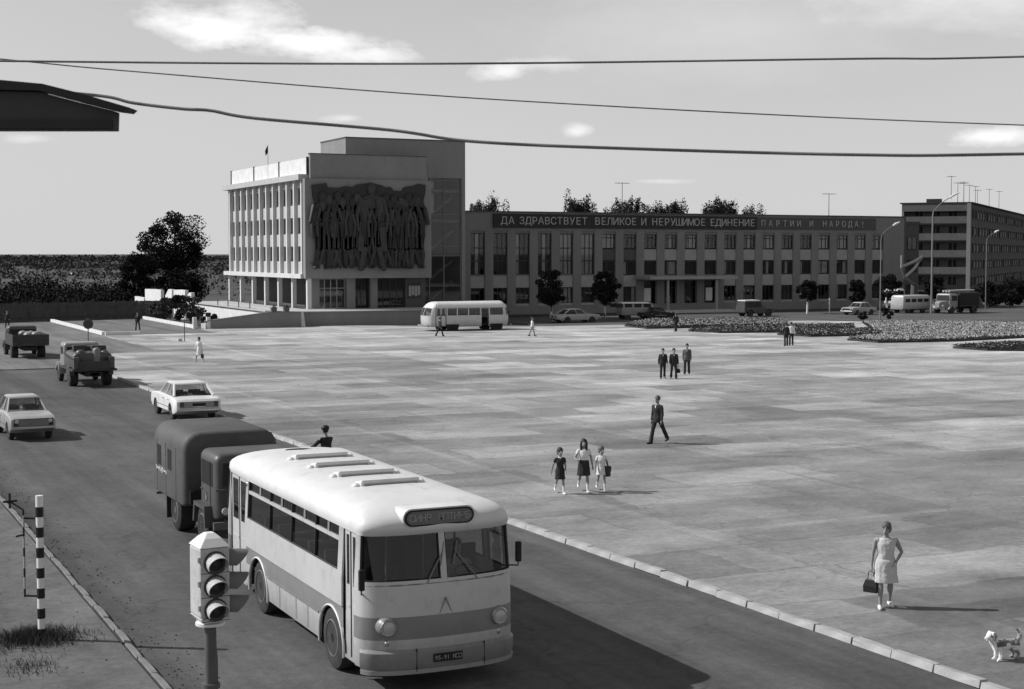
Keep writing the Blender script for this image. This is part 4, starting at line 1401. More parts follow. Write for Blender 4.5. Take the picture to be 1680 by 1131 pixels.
# traffic light close to the camera
tl = thing('traffic_light', 'white traffic light with three hooded lamps on a dark pole in the left foreground', 'traffic light', (4.04, 16.13, 0), R(4))
MB().cyl((0, 0, 0), (0, 0, 2.5), .068, .064, 16).obj('pole', M['steel'], tl, smooth=50)
MB().lathe([(0, .07), (0, .1), (.05, .1), (.05, .07)], (0, 0, 1.80), 'z', 16).obj('collar', M['steel'], tl, smooth=50)
hb = .165
MB().prism([(-hb, -.19), (hb, -.19), (hb, .19), (-hb, .19)], 'z', 2.6, 3.36).obj('housing', M['signal'], tl, bevel=.025)
MB().loft([[(-hb - .01, -.2, 3.362), (hb + .01, -.2, 3.362), (hb + .01, .2, 3.362), (-hb - .01, .2, 3.362)], [(-.1, -.12, 3.45), (.1, -.12, 3.45), (.1, .12, 3.45), (-.1, .12, 3.45)],
           [(-.05, -.05, 3.5), (.05, -.05, 3.5), (.05, .05, 3.5), (-.05, .05, 3.5)]]).obj('cap', M['white'], tl, bevel=.012)
MB().loft([[(-hb, -.19, 2.598), (hb, -.19, 2.598), (hb, .19, 2.598), (-hb, .19, 2.598)], [(-.11, -.12, 2.53), (.11, -.12, 2.53), (.11, .12, 2.53), (-.11, .12, 2.53)]]).obj('underside', M['white'], tl)
MB().lathe([(0, .07), (0, .16), (.03, .16), (.03, .07)], (0, 0, 2.495), 'z', 16).obj('flange', M['white'], tl, smooth=50)


def hood(rad, length, n=14):
    b = MB()
    outer, inner = [], []
    for k in range(n + 1):
        a = R(-35) + R(250) * k / n
        ca, sa = math.cos(a), math.sin(a)
        top = (sa + 1) / 2
        l_ = length * (.25 + .75 * top)
        outer.append(((rad + .006) * ca, -l_, (rad + .006) * sa - .22 * l_ * .5, (rad + .006) * ca, 0, (rad + .006) * sa))
        inner.append((rad * ca, -l_, rad * sa - .22 * l_ * .5, rad * ca, 0, rad * sa))
    k = len(outer)
    vs = [o[3:] for o in outer] + [o[:3] for o in outer] + [o[:3] for o in inner] + [o[3:] for o in inner]
    fs = []
    for i in range(k - 1):
        for j in range(3):
            a = j * k + i
            fs.append((a, a + 1, a + k + 1, a + k))
        fs.append((3 * k + i, 3 * k + i + 1, i + 1, i))
    b.add(vs, fs)
    return b


hd = hood(.105, .2).mesh('hood', M['signal'], 50)
ln_ = MB().lathe([(-.004, .0), (-.03, .05), (-.016, .098), (0.01, .1)], ax='y', n=18).mesh('lens', M['black'], 50)
bez = MB().lathe([(-.02, .1), (-.02, .125), (.004, .128), (.004, .1)], ax='y', n=18).mesh('bezel', M['frame'], 50)
hd2 = hood(.105, .27).mesh('hood', M['framel'], 50)
for z in (3.2, 2.945, 2.69):
    for face, rz, d, h_ in (('f', 0, .191, hd), ('s', PI / 2, hb + .001, hd2)):
        sx, sy = (0, -d) if face == 'f' else (d, 0)
        l_ = link('lens', ln_, tl, (sx, sy, z), rz)
        link('bezel', bez, l_)
        link('hood', h_, l_)

for z in (2.72, 2.98, 3.24):
    MB().cyl((-hb - .012, -.17, z - .03), (-hb - .012, -.17, z + .03), .014, None, 8).obj('hinge', M['signal'], tl)
    MB().bb(-hb + .004, hb - .004, -.1935, -.1895, z - .152, z - .146).obj('door_seam', M['frame'], tl)
MB().path([(.03, .1, 2.52), (.08, .1, 2.35), (.075, .02, 2.1), (.075, 0, .4)], .012, 6).obj('conduit', M['steel'], tl, smooth=60)

# overhead lines
def cable(name, pts, r, lab):
    P = [Vector(p) for p in pts]
    out = []
    for i in range(len(P) - 1):                           # Catmull-Rom
        p0, p1, p2, p3 = P[max(0, i - 1)], P[i], P[i + 1], P[min(len(P) - 1, i + 2)]
        for k in range(8):
            u = k / 8
            out.append(.5 * ((2 * p1) + (-p0 + p2) * u + (2 * p0 - 5 * p1 + 4 * p2 - p3) * u * u + (-p0 + 3 * p1 - 3 * p2 + p3) * u ** 3))
    out.append(P[-1])
    o = MB().path(out, r, 6).obj(name, M['cable'], smooth=60)
    tag(o, lab, 'cable', 'overhead lines')


cable('overhead_cable', [(1.3, 9.42, 7.47), (1.71, 9.23, 7.43), (1.87, 9.15, 7.39), (2.13, 9.02, 7.355), (2.28, 8.95, 7.345), (2.52, 8.84, 7.3), (3.24, 8.49, 7.23), (3.66, 8.29, 7.165), (4.4, 7.93, 7.125), (5.7, 7.31, 7.085), (6.61, 6.88, 7.09), (9.5, 5.5, 7.16)],
      .0105, 'thick wavy near cable dropping from the eaves corner across the sky')
cable('overhead_cable', [(-6, 18.5, 8.6), (-1.5, 16.35, 8.33), (1.81, 14.78, 8.27), (5.35, 13.1, 8.245), (8.89, 11.42, 8.29), (10.31, 10.75, 8.31), (16, 8.05, 8.5)], .0105, 'straight topmost cable crossing the whole sky just under the big cloud')
cable('overhead_cable', [(-6, 23.0, 9.75), (-1, 20.6, 9.15), (2.33, 19.01, 8.8), (3.89, 18.26, 8.64), (7.78, 16.39, 8.31), (13.24, 13.78, 8.02), (20, 10.5, 7.85)], .0085, 'thin cable sloping down to the right between the other two lines')

# eaves of a near roof, upper left
ev = thing('roof_eaves', 'dark out of focus eaves corner of a near roof at the upper left', 'roof', (1.655, 8.135, 0), R(-25.4))
b = MB()
b.prism([(-5.0, 7.50), (-.78, 7.415), (-.45, 7.385), (-.25, 7.335), (0.0, 7.262), (-.02, 7.243), (-.09, 7.252), (-.28, 7.30), (-.47, 7.35), (-5.0, 7.46)], 'y', -.06, .12)
b.obj('roof_sheet', M['roofing'], ev)
MB().prism([(-5.0, 7.45), (-.47, 7.345), (-.28, 7.295), (-.092, 7.248), (-.096, 7.15), (-5.0, 7.15)], 'y', -0.02, .1).obj('soffit_box', M['fence'], ev)
MB().bb(-5.0, -.1, -.042, -.022, 7.155, 7.2).obj('fascia_board', M['roofing'], ev)

# flower beds
BEDS = ((((67.76, 119.1), (67.22, 114.42), (73.2, 114.01), (80.86, 112.88), (87.38, 122.1), (81.6, 124.94), (74.51, 126.3)), .34, .45, 'flower bed nearest the long building entrance, with dense pale blooms'),
        (((68.34, 109.27), (69.02, 105.66), (73.89, 104.43), (84.17, 107.58), (87.03, 111.24), (81.35, 112.5), (72.96, 111.69)), .26, .2, 'dark low flower bed just behind the standing couple'),
        (((71.67, 101.28), (72.46, 97.9), (78.81, 96.87), (87.11, 99.24), (89.45, 102.68), (84.03, 104.05), (77.0, 104.05)), .26, .2, 'dark long flower bed right of the standing couple'),
        (((71.88, 92.57), (71.92, 89.07), (77.82, 87.98), (89.33, 89.9), (102.98, 103.66), (96.0, 111), (91.2, 115.2), (84, 104.8), (78, 95.5)), .32, .65, 'largest flower bed covered with white blooms by the thin lamp'),
        (((72.4, 81.66), (72.68, 78.6), (75.9, 76.36), (81.52, 82.02), (77.84, 82.96)), .3, .08, 'dark flower bed nearest the camera at the right edge'))


def inside(p, poly):
    c = False
    for (x1, y1), (x2, y2) in zip(poly, poly[1:] + poly[:1]):
        if (y1 > p[1]) != (y2 > p[1]) and p[0] < (x2 - x1) * (p[1] - y1) / (y2 - y1) + x1:
            c = not c
    return c


rn = random.Random(6)
for poly, h, fl, lab in BEDS:
    poly = list(poly)
    cx, cy = sum(p[0] for p in poly) / len(poly), sum(p[1] for p in poly) / len(poly)
    bed = thing('flower_bed', lab, 'flower bed', (cx, cy, 0), 0, 'flower beds on the square')
    loc = [(x - cx, y - cy) for x, y in poly]
    MB().prism(loc, 'z', -.02, .14).obj('soil', M['soil'], bed)
    fo, fw = MB(), MB()
    xs, ys_ = [p[0] for p in loc], [p[1] for p in loc]
    area = (max(xs) - min(xs)) * (max(ys_) - min(ys_))
    for _ in range(int(area * 85)):
        p = (rn.uniform(min(xs), max(xs)), rn.uniform(min(ys_), max(ys_)))
        if not inside(p, loc):
            continue
        z = h * rn.uniform(.3, 1.05)
        q = fw if (z > h * .72 and rn.random() < fl * 1.3) else fo
        leaves(q, (p[0], p[1], z), (.14, .14, .07), 4, .055 if q is fo else .045, rn, .5)
    tag(fo.obj('foliage', M['leaf2'], bed, recalc=False), kind='stuff')
    if fw.f:
        tag(fw.obj('blooms', M['flower'], bed, recalc=False), kind='stuff')
t = tree('shrub', 'small dark shrub at the foot of the thin street lamp', 'shrub', (97.6, 119.4, 0), 1.3, .6, .03, .2, 14, 50, .09, M['leaf3'], 130)
t = tree('shrub', 'tiny dark shrub left of the thin street lamp', 'shrub', (94.2, 119.0, 0), .9, .5, .03, .2, 12, 50, .08, M['leaf3'], 131)

# ================================================================== VEHICLES (built facing -Y)
def wheel_mesh(r, w, dusty=False, rimr=.58):
    ty = MB().lathe([(-w * .5, r * rimr), (-w * .5, r * .86), (-w * .42, r * .97), (-w * .2, r), (w * .2, r), (w * .42, r * .97), (w * .5, r * .86), (w * .5, r * rimr)], n=26).mesh('wheel', M['tyre_dusty' if dusty else 'rubber'], 40)
    rb = MB()
    for sg_ in (-1, 1):
        pass
    h_ = [(.50, .04), (.50, .15), (.42, .19), (.14, .23), (.06, .38), (.04, .52), (.40, .545), (.54, .56), (.52, .60), (.46, .60)]
    rb.lathe([(-w * a, r * q) for a, q in h_] + [(w * a, r * q) for a, q in h_[::-1]], n=22)
    rm = rb.mesh('rim', M['rim_dk'] if dusty else M['rim'], 40)
    return ty, rm


def put_wheels(t, pos, r, w, dusty=False, nuts=0):
    ty, rm = wheel_mesh(r, w, dusty)
    nm = None
    if nuts:
        b = MB()
        for sg_ in (-1, 1):
            for k in range(6):
                a = 2 * PI * k / 6 + .3
                b.cyl((sg_ * w * .09, .45 * r * math.cos(a), .45 * r * math.sin(a)), (sg_ * w * .135, .45 * r * math.cos(a), .45 * r * math.sin(a)), .038, None, 8)
        hm = b.mesh('hand_hole', M['dark'])
        b = MB()
        for sg_ in (-1, 1):
            for k in range(nuts):
                a = 2 * PI * k / nuts
                b.cyl((sg_ * w * .10, .33 * r * math.cos(a), .33 * r * math.sin(a)), (sg_ * w * .22, .33 * r * math.cos(a), .33 * r * math.sin(a)), .03, None, 6)
        nm = b.mesh('wheel_nut', M['rubber'])
    for x, y in pos:
        o = link('wheel', ty, t, (x, y, r))
        link('rim', rm, o)
        if nm:
            tag(link('wheel_nut', nm, o), kind='stuff')
        if nuts:
            tag(link('hand_hole', hm, o), kind='stuff')


# ------------------------------------------------------------------ city bus in the foreground
def contour(z, w, yf, yr, sideY, fl, rl, n=2.5):
    """one horizontal outline of a rounded bus body: right side, rear arc, left side, front arc"""
    ysf, yrr = sideY[0] - .05, sideY[-1] + .1
    df, dr_ = ysf - yf, yrr - yr
    pts = [(-w, y, z) for y in sideY]
    for f in rl[::-1]:
        pts.append((-w * f if False else w * -f, yr + dr_ * (1 - max(0, 1 - abs(f) ** n) ** (1 / n)), z))
    pts += [(w, y, z) for y in sideY[::-1]]
    for f in fl:
        pts.append((w * f, yf + df * (1 - max(0, 1 - abs(f) ** n) ** (1 / n)), z))
    return pts


FLx = [1.0, .985, .95, .87, .72, .5, .26, .04, -.04, -.26, -.5, -.72, -.87, -.95, -.985, -1.0]
SY = [-3.55, -2.98, -2.77, -1.57, -.28, 1.02, 2.40, 2.55, 3.65]
NS, NF = len(SY), len(FLx)
LEV = [(.36, 1.235, -4.06, 4.28), (.66, 1.25, -4.1, 4.33), (.79, 1.25, -4.1, 4.34), (1.13, 1.25, -4.08, 4.35), (1.58, 1.245, -4.04, 4.33), (1.66, 1.24, -4.02, 4.32), (2.36, 1.205, -3.90, 4.18), (2.42, 1.225, -3.96, 4.2), (2.47, 1.22, -3.97, 4.2)]
rings = [contour(z, w, a, b_, SY, FLx, FLx) for z, w, a, b_ in LEV]
nlow = len(rings)
for k in range(1, 9):
    ph = R(84) * k / 8
    w = 1.22 * math.cos(ph) ** .62
    z = 2.47 + .31 * math.sin(ph) ** .95
    a, b_ = -3.97 + 1.15 * (1 - math.cos(ph) ** .8), 4.2 - .9 * (1 - math.cos(ph) ** .8)
    sy = [y * (1 - .0 * k) for y in SY]
    f0, r0 = a + .42, b_ - .42
    sy = [f0 + .05 + (y - SY[0]) / (SY[-1] - SY[0]) * (r0 - f0 - .15) for y in SY]
    rings.append(contour(z, w, a, b_, sy, FLx, FLx))
NP = len(rings[0])
iR = lambda k: k                                          # right-side index
iL = lambda k: NS + NF + (NS - 1 - k)                     # left-side index
iF = lambda k: 2 * NS + NF + k                            # front arc index
iB = lambda k: NS + k
holes = set()
WL = 5                                                    # window level interval
for k in range(2, 6):
    holes.add((WL, iR(k)))
for k in (0, 2, 3, 4, 5, 7):
    holes.add((WL, iL(k + 1)))
for lv in range(0, 6):
    holes.add((lv, iR(0)))
    holes.add((lv, iR(7)))
for lv in range(0, 3):
    for k in range(1, 7):
        holes.add((lv, iR(k)))
    for k in range(0, 8):
        holes.add((lv, iL(k + 1)))
for k in list(range(1, 7)) + list(range(8, 14)):
    holes.add((WL, iF(k)))
for k in list(range(1, 7)) + list(range(8, 14)):
    holes.add((WL, iB(k)))


def bus_body():
    b = MB()
    b.v = [p for r in rings for p in r]
    for i in range(len(rings) - 1):
        for j in range(NP):
            if (i, j) in holes:
                continue
            j2 = (j + 1) % NP
            b.f.append((i * NP + j, i * NP + j2, (i + 1) * NP + j2, (i + 1) * NP + j))
            b.mi.append(2 if i == 2 else 0 if i >= 6 else 1)
    b.f.append(tuple(range((len(rings) - 1) * NP, len(rings) * NP)))
    b.mi.append(0)
    return b


bus = thing('city_bus', 'pale city bus with grey waist band and white roof driving towards the camera', 'bus', (8.895, 25.18, RZ))
ob = bus_body().obj('body', [M['bus_roof'], M['bus_pale'], M['bus_grey']], bus, smooth=38)
shell(ob, .03, 38)
WR = .5
WY = (-2.40, 1.75)
# side skirts with wheel arches
for sgn in (-1, 1):
    b = MB()
    ya, yb = (-2.98, 2.55) if sgn < 0 else (-3.55, 3.65)
    yy = [ya + (yb - ya) * k / 150 for k in range(151)]

    def arch(y):
        z = .36
        for wy in WY:
            d = abs(y - wy)
            if d < .60:
                z = max(z, .42 + math.sqrt(.36 - d * d))
        return z
    for a, c in zip(yy, yy[1:]):
        za, zc = arch(a), arch(c)
        x = sgn * 1.25
        for z0, z1, m_ in ((.36, .79, 0), (.79, 1.13, 1)):
            pa, pc = max(z0, min(za, z1)), max(z0, min(zc, z1))
            if pa >= z1 - 1e-4 and pc >= z1 - 1e-4:
                continue
            b.m = m_
            xb = lambda z: sgn * (1.25 - (.66 - z) * .05 if z < .66 else 1.25)
            b.add([(xb(pa), a, pa), (xb(pc), c, pc), (x, c, z1), (x, a, z1), (xb(pa) - sgn * .03, a, pa), (xb(pc) - sgn * .03, c, pc)], [(0, 1, 2, 3), (0, 4, 5, 1)])
    b.obj('side_skirt', [M['bus_pale'], M['bus_grey']], bus, recalc=False)
    for wy in WY:
        a = MB()
        rg = [[(sgn * xx, wy + .60 * math.cos(PI * k / 16), .42 + .60 * math.sin(PI * k / 16)) for k in range(17)] for xx in (1.215, .55)]
        a.loft(rg, False, False)
        a.quad(*[(sgn * .55, wy + p, z) for p, z in ((-.6, .3), (.6, .3), (.6, 1.02), (-.6, 1.02))])
        a.obj('wheel_well', M['dark'], bus)
        MB().path([(sgn * 1.255, wy + .605 * math.cos(PI * k / 20), .42 + .605 * math.sin(PI * k / 20)) for k in range(-1, 22)], .02, 6).obj('arch_trim', M['bus_roof'], bus, smooth=60)
    ya2, yb2 = (-1.79, 1.14)
    MB().bb(sgn * 1.251, sgn * 1.268, ya2, yb2, .775, .805).obj('moulding', M['rim'], bus)
    MB().bb(sgn * 1.246, sgn * 1.266, -2.9 if sgn < 0 else -3.5, 2.5 if sgn < 0 else 3.6, 1.575, 1.61).obj('moulding', M['rim'], bus)
    for q in (-1.57, -.28, 1.02, 2.4):
        MB().bb(sgn * 1.2475, sgn * 1.2535, q, q + .009, 1.135, 1.57).obj('panel_seam', M['bus_grey'], bus)
    for q in (-1.2, -.55, .4):
        MB().bb(sgn * 1.2515, sgn * 1.254, q, q + .012, .4, .77).obj('panel_seam', M['frame'], bus)
put_wheels(bus, [(-1.09, WY[0]), (1.09, WY[0]), (-1.06, WY[1]), (1.06, WY[1])], WR, .29, True, 8)
MB().bb(-1.15, 1.15, -3.8, 4.1, .42, .5).obj('chassis', M['dark'], bus)
MB().bb(-1.2, 1.2, -3.55, 4.1, .72, .78).obj('floor', M['room'], bus)


# glazing
def cell_pane(lv, js, off):
    b = MB()
    for j in js:
        j2 = (j + 1) % NP
        q = [Vector(rings[lv][j]), Vector(rings[lv][j2]), Vector(rings[lv + 1][j2]), Vector(rings[lv + 1][j])]
        q = [Vector((p.x * (1 - off / 1.2), p.y * (1 - off / 4.0), p.z)) for p in q]
        b.add(q, [(0, 1, 2, 3)])
    return b


def rim_path(lv, j0, j1, off=-.004, r=.018, inset=0.0):
    lo = [Vector(rings[lv][j % NP]) for j in range(j0, j1 + 1)]
    hi = [Vector(rings[lv + 1][j % NP]) for j in range(j0, j1 + 1)]
    lo = [Vector((p.x, p.y, p.z + inset)) for p in lo]
    hi = [Vector((p.x, p.y, p.z - inset)) for p in hi]
    pts = lo + hi[::-1] + [lo[0], lo[1]]
    return MB().path(pts, r, 5)


for j, side in [(iR(k), -1) for k in range(2, 6)] + [(iL(k + 1), 1) for k in (0, 2, 3, 4, 5, 7)]:
    w = rim_path(WL, j, j + 1, r=.022)
    q = [Vector(rings[WL][j]), Vector(rings[WL][(j + 1) % NP]), Vector(rings[WL + 1][(j + 1) % NP]), Vector(rings[WL + 1][j])]
    f = w.obj('window', M['frame'], bus, smooth=50)
    bars = MB()
    A, B_ = q[0].lerp(q[3], .66), q[1].lerp(q[2], .66)
    bars.slab([A, B_, B_ + Vector((0, 0, .055)), A + Vector((0, 0, .055))], .035)
    C_, D_ = A.lerp(B_, .48), q[3].lerp(q[2], .48)
    bars.path([C_, D_], .022, 4)
    bars.obj('slider_bar', M['bus_pale'], f)
    cell_pane(WL, [j], .015).obj('pane', M['vglass'], f)
for js in (list(range(1, 7)), list(range(8, 14))):
    f = rim_path(WL, iF(js[0]), iF(js[-1] + 1), r=.024).obj('windscreen', M['black'], bus, smooth=50)
    cell_pane(WL, [iF(k) for k in js], .012).obj('pane', M['vglass'], f)
    f = rim_path(WL, iB(js[0]), iB(js[-1] + 1), r=.024).obj('rear_window', M['black'], bus, smooth=50)
    cell_pane(WL, [iB(k) for k in js], .012).obj('pane', M['vglass'], f)


def front_y(x, z):
    for a, b_ in zip(LEV, LEV[1:]):
        if a[0] <= z <= b_[0]:
            u = (z - a[0]) / (b_[0] - a[0])
            w, yf = a[1] + (b_[1] - a[1]) * u, a[2] + (b_[2] - a[2]) * u
            break
    else:
        w, yf = (LEV[0][1], LEV[0][2]) if z < .4 else (1.22, -3.97)
    f = min(1, abs(x) / w)
    return yf + (-3.60 - yf) * (1 - max(0, 1 - f ** 2.5) ** (1 / 2.5))


XS = [-1.235 + 2.47 * k / 40 for k in range(41)]
MB().path([(x, front_y(x, 1.6) - .015, 1.605) for x in XS], .017, 6).obj('windscreen_rail', M['rim'], bus, smooth=50)
# doors
for (ya, yb, nm) in ((-3.55, -2.98, 'front'), (2.55, 3.65, 'rear')):
    d = MB()
    gl = MB()
    n_ = 2
    lw = (yb - ya) / n_
    for k in range(n_):
        a, c = ya + k * lw + .018, ya + (k + 1) * lw - .018
        for z0, z1, tx in ((.40, 1.5, 0),):
            d.bb(-1.215, -1.19, a, c, z0, z1)
        d.bb(-1.215, -1.185, a, a + .06, 1.5, 2.34)
        d.bb(-1.215, -1.185, c - .06, c, 1.5, 2.34)
        d.bb(-1.215, -1.185, a + .06, c - .06, 2.28, 2.34)
        gl.bb(-1.205, -1.2, a + .06, c - .06, 1.5, 2.28)
        d.bb(-1.222, -1.216, a + .05, c - .05, 1.15, 1.19)
    d = d.obj('door', M['bus_pale'], bus)
    gl.obj('pane', M['vglass'], d)
    s = MB()
    s.bb(-1.21, -1.17, ya, yb, .36, .395)
    s.bb(-1.18, -1.16, ya, yb, .4, 2.4)
    for k in range(n_ + 1):
        s.bb(-1.212, -1.18, ya + k * lw - .017, ya + k * lw + .017, .4, 2.36)
    s.obj('rubber', M['dark'], d) if False else None
    rb = MB()
    for k in range(n_ + 1):
        rb.bb(-1.224, -1.185, ya + k * lw - .017, ya + k * lw + .017, .4, 2.36)
    rb.obj('rubber_seal', M['dark'], d)
    MB().bb(-1.245, -1.15, ya, yb, .355, .397).obj('door_sill', M['bus_pale'], d)
# roof: gutter, hatches, destination board hood
gp_ = [Vector(rings[7][j]) for j in range(NP)]
gp_ = [Vector((p.x * 1.006, p.y * 1.002, p.z + .0)) for p in gp_]
MB().path([gp_[iR(k)] for k in range(NS)], .016, 5).obj('gutter', M['bus_grey'], bus)
for k, y in enumerate((1.9, .72, -.52, -1.66)):
    h = MB()
    h.loft([[(-.56, y - .22, 2.74), (.5, y - .22, 2.74), (.5, y + .24, 2.74), (-.56, y + .24, 2.74)], [(-.54, y - .2, 2.90), (.48, y - .2, 2.90), (.46, y + .18, 2.83), (-.52, y + .18, 2.83)]])
    h = h.obj('roof_hatch', M['bus_roof'], bus, bevel=.03)
    for x in (-.6, .54):
        MB().ell((x, y - .1, 2.80), (.07, .1, .05), 8, 5).obj('hinge', M['bus_roof'], h, smooth=60)
    MB().bb(-.5, .44, y - .235, y - .21, 2.79, 2.835).obj('hatch_shade_line', M['bus_grey'], h)  # grey strip drawn in as the shadow line under the hatch lip
for y in (-2.9, -1.1, .15, 1.3, 3.0):                          # sheet joints across the roof
    pts_ = []
    for k in range(-9, 10):
        ph = R(84) * k / 9
        w_ = 1.22 * math.cos(ph) ** .62 if abs(k) < 9 else 0
        pts_.append(ph)
    sm = MB()
    sm.path([((1 if a < 0 else -1) * 1.222 * math.cos(R(84) - abs(a)) ** .62 * (1 if abs(a) > .01 else 1), y, 2.472 + .31 * math.sin(R(84) - abs(a)) ** .95) for a in [R(84) * (k / 12 - 1) for k in range(0, 12)]], .006, 4)
    sm.path([(-1.222 * math.cos(R(84) - a) ** .62, y, 2.472 + .31 * math.sin(R(84) - a) ** .95) for a in [R(84) * (1 - k / 12) for k in range(0, 12)]], .006, 4)
    tag(sm.obj('roof_joint', M['bus_grey'], bus), kind='stuff')


def capsule(x0, x1, z0, z1, n=8):
    r = (z1 - z0) / 2
    zc = (z0 + z1) / 2
    return [(x1 - r + r * math.cos(a), zc + r * math.sin(a)) for a in [R(-90) + PI * k / n for k in range(n + 1)]] + [(x0 + r + r * math.cos(a), zc + r * math.sin(a)) for a in [R(90) + PI * k / n for k in range(n + 1)]]


hd_ = MB()
o_ = capsule(-.62, .52, 2.47, 2.73)
hd_.loft([[(x * 1.04 + .002, -3.98, (z - 2.6) * 1.12 + 2.6) for x, z in o_], [(x * 1.25 + .01, -3.3, (z - 2.6) * .9 + 2.62) for x, z in o_]])
hd_ = hd_.obj('destination_hood', M['bus_roof'], bus, smooth=40)
MB().prism(capsule(-.62, .52, 2.475, 2.725), 'y', -3.995, -3.97).obj('board_rim', M['black'], hd_)
bd = MB().prism(capsule(-.585, .485, 2.50, 2.70), 'y', -4.0, -3.99).obj('board', M['framel'], hd_)
for i, ch in enumerate('СИНР ЯПТИЧБ'):
    if ch != ' ':
        link('glyph', text_mesh(ch, .15, .001, M['panel']), hd_, (-.5 + i * .091, -4.004, 2.55)).rotation_euler = (PI / 2, 0, 0)
# bumper
bm_ = MB()
secs = []
for x in XS:
    y = front_y(x, .7)
    nx = x / 1.25
    secs.append([(x * 1.02, y - .055, .34), (x * 1.035, y - .075, .42), (x * 1.035, y - .075, .6), (x * 1.01, y - .01, .655), (x * .97, y + .04, .64), (x * .97, y + .04, .35)])
bm_.loft(secs)
bmp = bm_.obj('bumper', M['bus_bump'], bus, smooth=40)
lip = MB()
lip.loft([[(x * 1.025, front_y(x, .7) - .07, .27), (x * 1.03, front_y(x, .7) - .075, .338), (x * .98, front_y(x, .7) + .02, .338), (x * .98, front_y(x, .7) + .02, .28)] for x in XS])
lip.obj('bumper_lip', M['bus_pale'], bus, smooth=40)
for x in (-.5, .62):
    MB().bb(x, x + .012, front_y(x, .7) - .079, front_y(x, .7) - .05, .3, .65).obj('bumper_joint', M['black'], bmp)
# number plate
pl = MB().bb(-.235, .235, -4.2, -4.185, .43, .555).obj('number_plate', M['black'], bus)
for i, ch in enumerate('95-91 КОО'):
    if ch != ' ':
        link('letter', text_mesh(ch, .095, .001, M['panel']), pl, (-.195 + i * .049, -4.203, .46)).rotation_euler = (PI / 2, 0, 0)
# lamps
for sgn in (-1, 1):
    x = sgn * .92
    y = front_y(x, 1.0)
    s = MB()
    s.lathe([(-.10, .02), (-.10, .115), (-.07, .14), (.1, .17), (.22, .1)], (x, y, 1.0), 'y', 20)
    hl = s.obj('headlight', M['bus_grey'], bus, smooth=40)
    MB().lathe([(-.115, .09), (-.118, .12), (-.1, .13), (-.09, .11)], (x, y, 1.0), 'y', 20).obj('ring', M['chrome'], hl, smooth=40)
    MB().lathe([(-.14, .005), (-.13, .06), (-.105, .105)], (x, y, 1.0), 'y', 20).obj('lens', M['lens'], hl, smooth=60)
    f = MB().lathe([(-.05, .005), (-.045, .04), (-.02, .055), (.03, .055)], (x * .99, front_y(x, .75), .745), 'y', 14).obj('fog_lamp', M['chrome'], bus, smooth=40)
# emblem: two nested chevrons
em = MB()
for (x0, z0, x1, z1) in ((-.16, 1.0, 0, 1.38), (0, 1.38, .16, 1.0), (-.06, 1.0, 0, 1.14), (0, 1.14, .06, 1.0)):
    em.path([(x0, front_y(0, 1.1) - .02, z0), (x1, front_y(0, 1.1) - .015, z1)], .011, 5)
em.obj('emblem', M['rim'], bus)
# wipers
for x0, x1 in ((-.28, .1 - .1), (.55, .22)):
    wp = MB()
    wp.path([(x0, front_y(x0, 1.6) - .03, 1.62), ((x0 + x1) / 2, front_y(0, 1.8) - .035, 1.85), (x1, front_y(x1, 2.0) - .03, 2.06)], .009, 5)
    wp.path([(x1 - .05, front_y(x1, 1.8) - .03, 1.86), (x1 + .03, front_y(x1, 2.2) - .03, 2.2)], .008, 5)
    wp.obj('wiper', M['rim'], bus)
# mirrors
for sgn, y, z, arm in ((1, -3.95, 1.95, .07), (-1, -3.9, 1.72, .06)):
    m_ = MB().bb(sgn * (1.22 + arm) - .045, sgn * (1.22 + arm) + .045, y - .05, y + .03, z - .16, z + .16).obj('mirror', M['black'], bus, bevel=.02)
    MB().path([(sgn * 1.2, -3.7, z - .25), (sgn * (1.22 + arm), y, z - .22), (sgn * (1.22 + arm), y, z - .1)], .014, 5).obj('arm', M['steel'], m_)
MB().cyl((-1.258, -2.87, 1.35), (-1.25, -2.87, 1.45), .02).obj('key_lock', M['black'], bus)
for sgn in (-1, 1):
    MB().ell((sgn * 1.1, -3.72, 2.52), (.035, .03, .03), 8, 5).obj('marker_lamp', M['frame'], bus)
lc = MB().ell((-1.21, 2.5, 2.28), (.05, .06, .06), 8, 6).obj('door_lamp', M['chrome'], bus, smooth=60)
# interior
sm_ = MB()
sm_.bb(-.46, .46, -.05, .38, .42, .5)
sm_.loft([[(-.46, .38, .4), (.46, .38, .4), (.46, .46, .4), (-.46, .46, .4)], [(-.44, .5, 1.0), (.44, .5, 1.0), (.44, .57, 1.0), (-.44, .57, 1.0)]])
sm_.bb(-.4, .4, .0, .35, 0, .42)
sm_ = sm_.mesh('seat', M['seat'])
for sgn in (-1, 1):
    for k in range(6):
        if sgn < 0 and k > 4:
            continue
        link('seat', sm_, bus, (sgn * .7, -2.3 + k * .86, .785))
for x, y in ((-.55, -3.0), (.2, -2.7), (-.3, 2.3), (-.55, 1.0)):
    MB().cyl((x, y, .78), (x, y, 2.5), .018, None, 6).obj('grab_pole', M['rim'], bus)
MB().bb(.25, 1.1, -2.75, -2.7, .78, 1.9).obj('cab_partition', M['room'], bus)
MB().bb(.35, .95, -3.1, -2.85, .78, 1.25).obj('driver_seat', M['seat'], bus)
MB().bb(-1.1, 1.1, -3.85, -3.6, .78, 1.45).obj('dashboard', M['frame'], bus)
stw = MB()
stw.path([(.68 + .22 * math.cos(2 * PI * k / 16), -3.42 + .2 * math.sin(2 * PI * k / 16), 1.58 + .08 * math.sin(2 * PI * k / 16)) for k in range(17)], .016, 5)
stw.cyl((.68, -3.42, 1.58), (.68, -3.6, 1.2), .02)
stw.obj('steering_wheel', M['black'], bus)


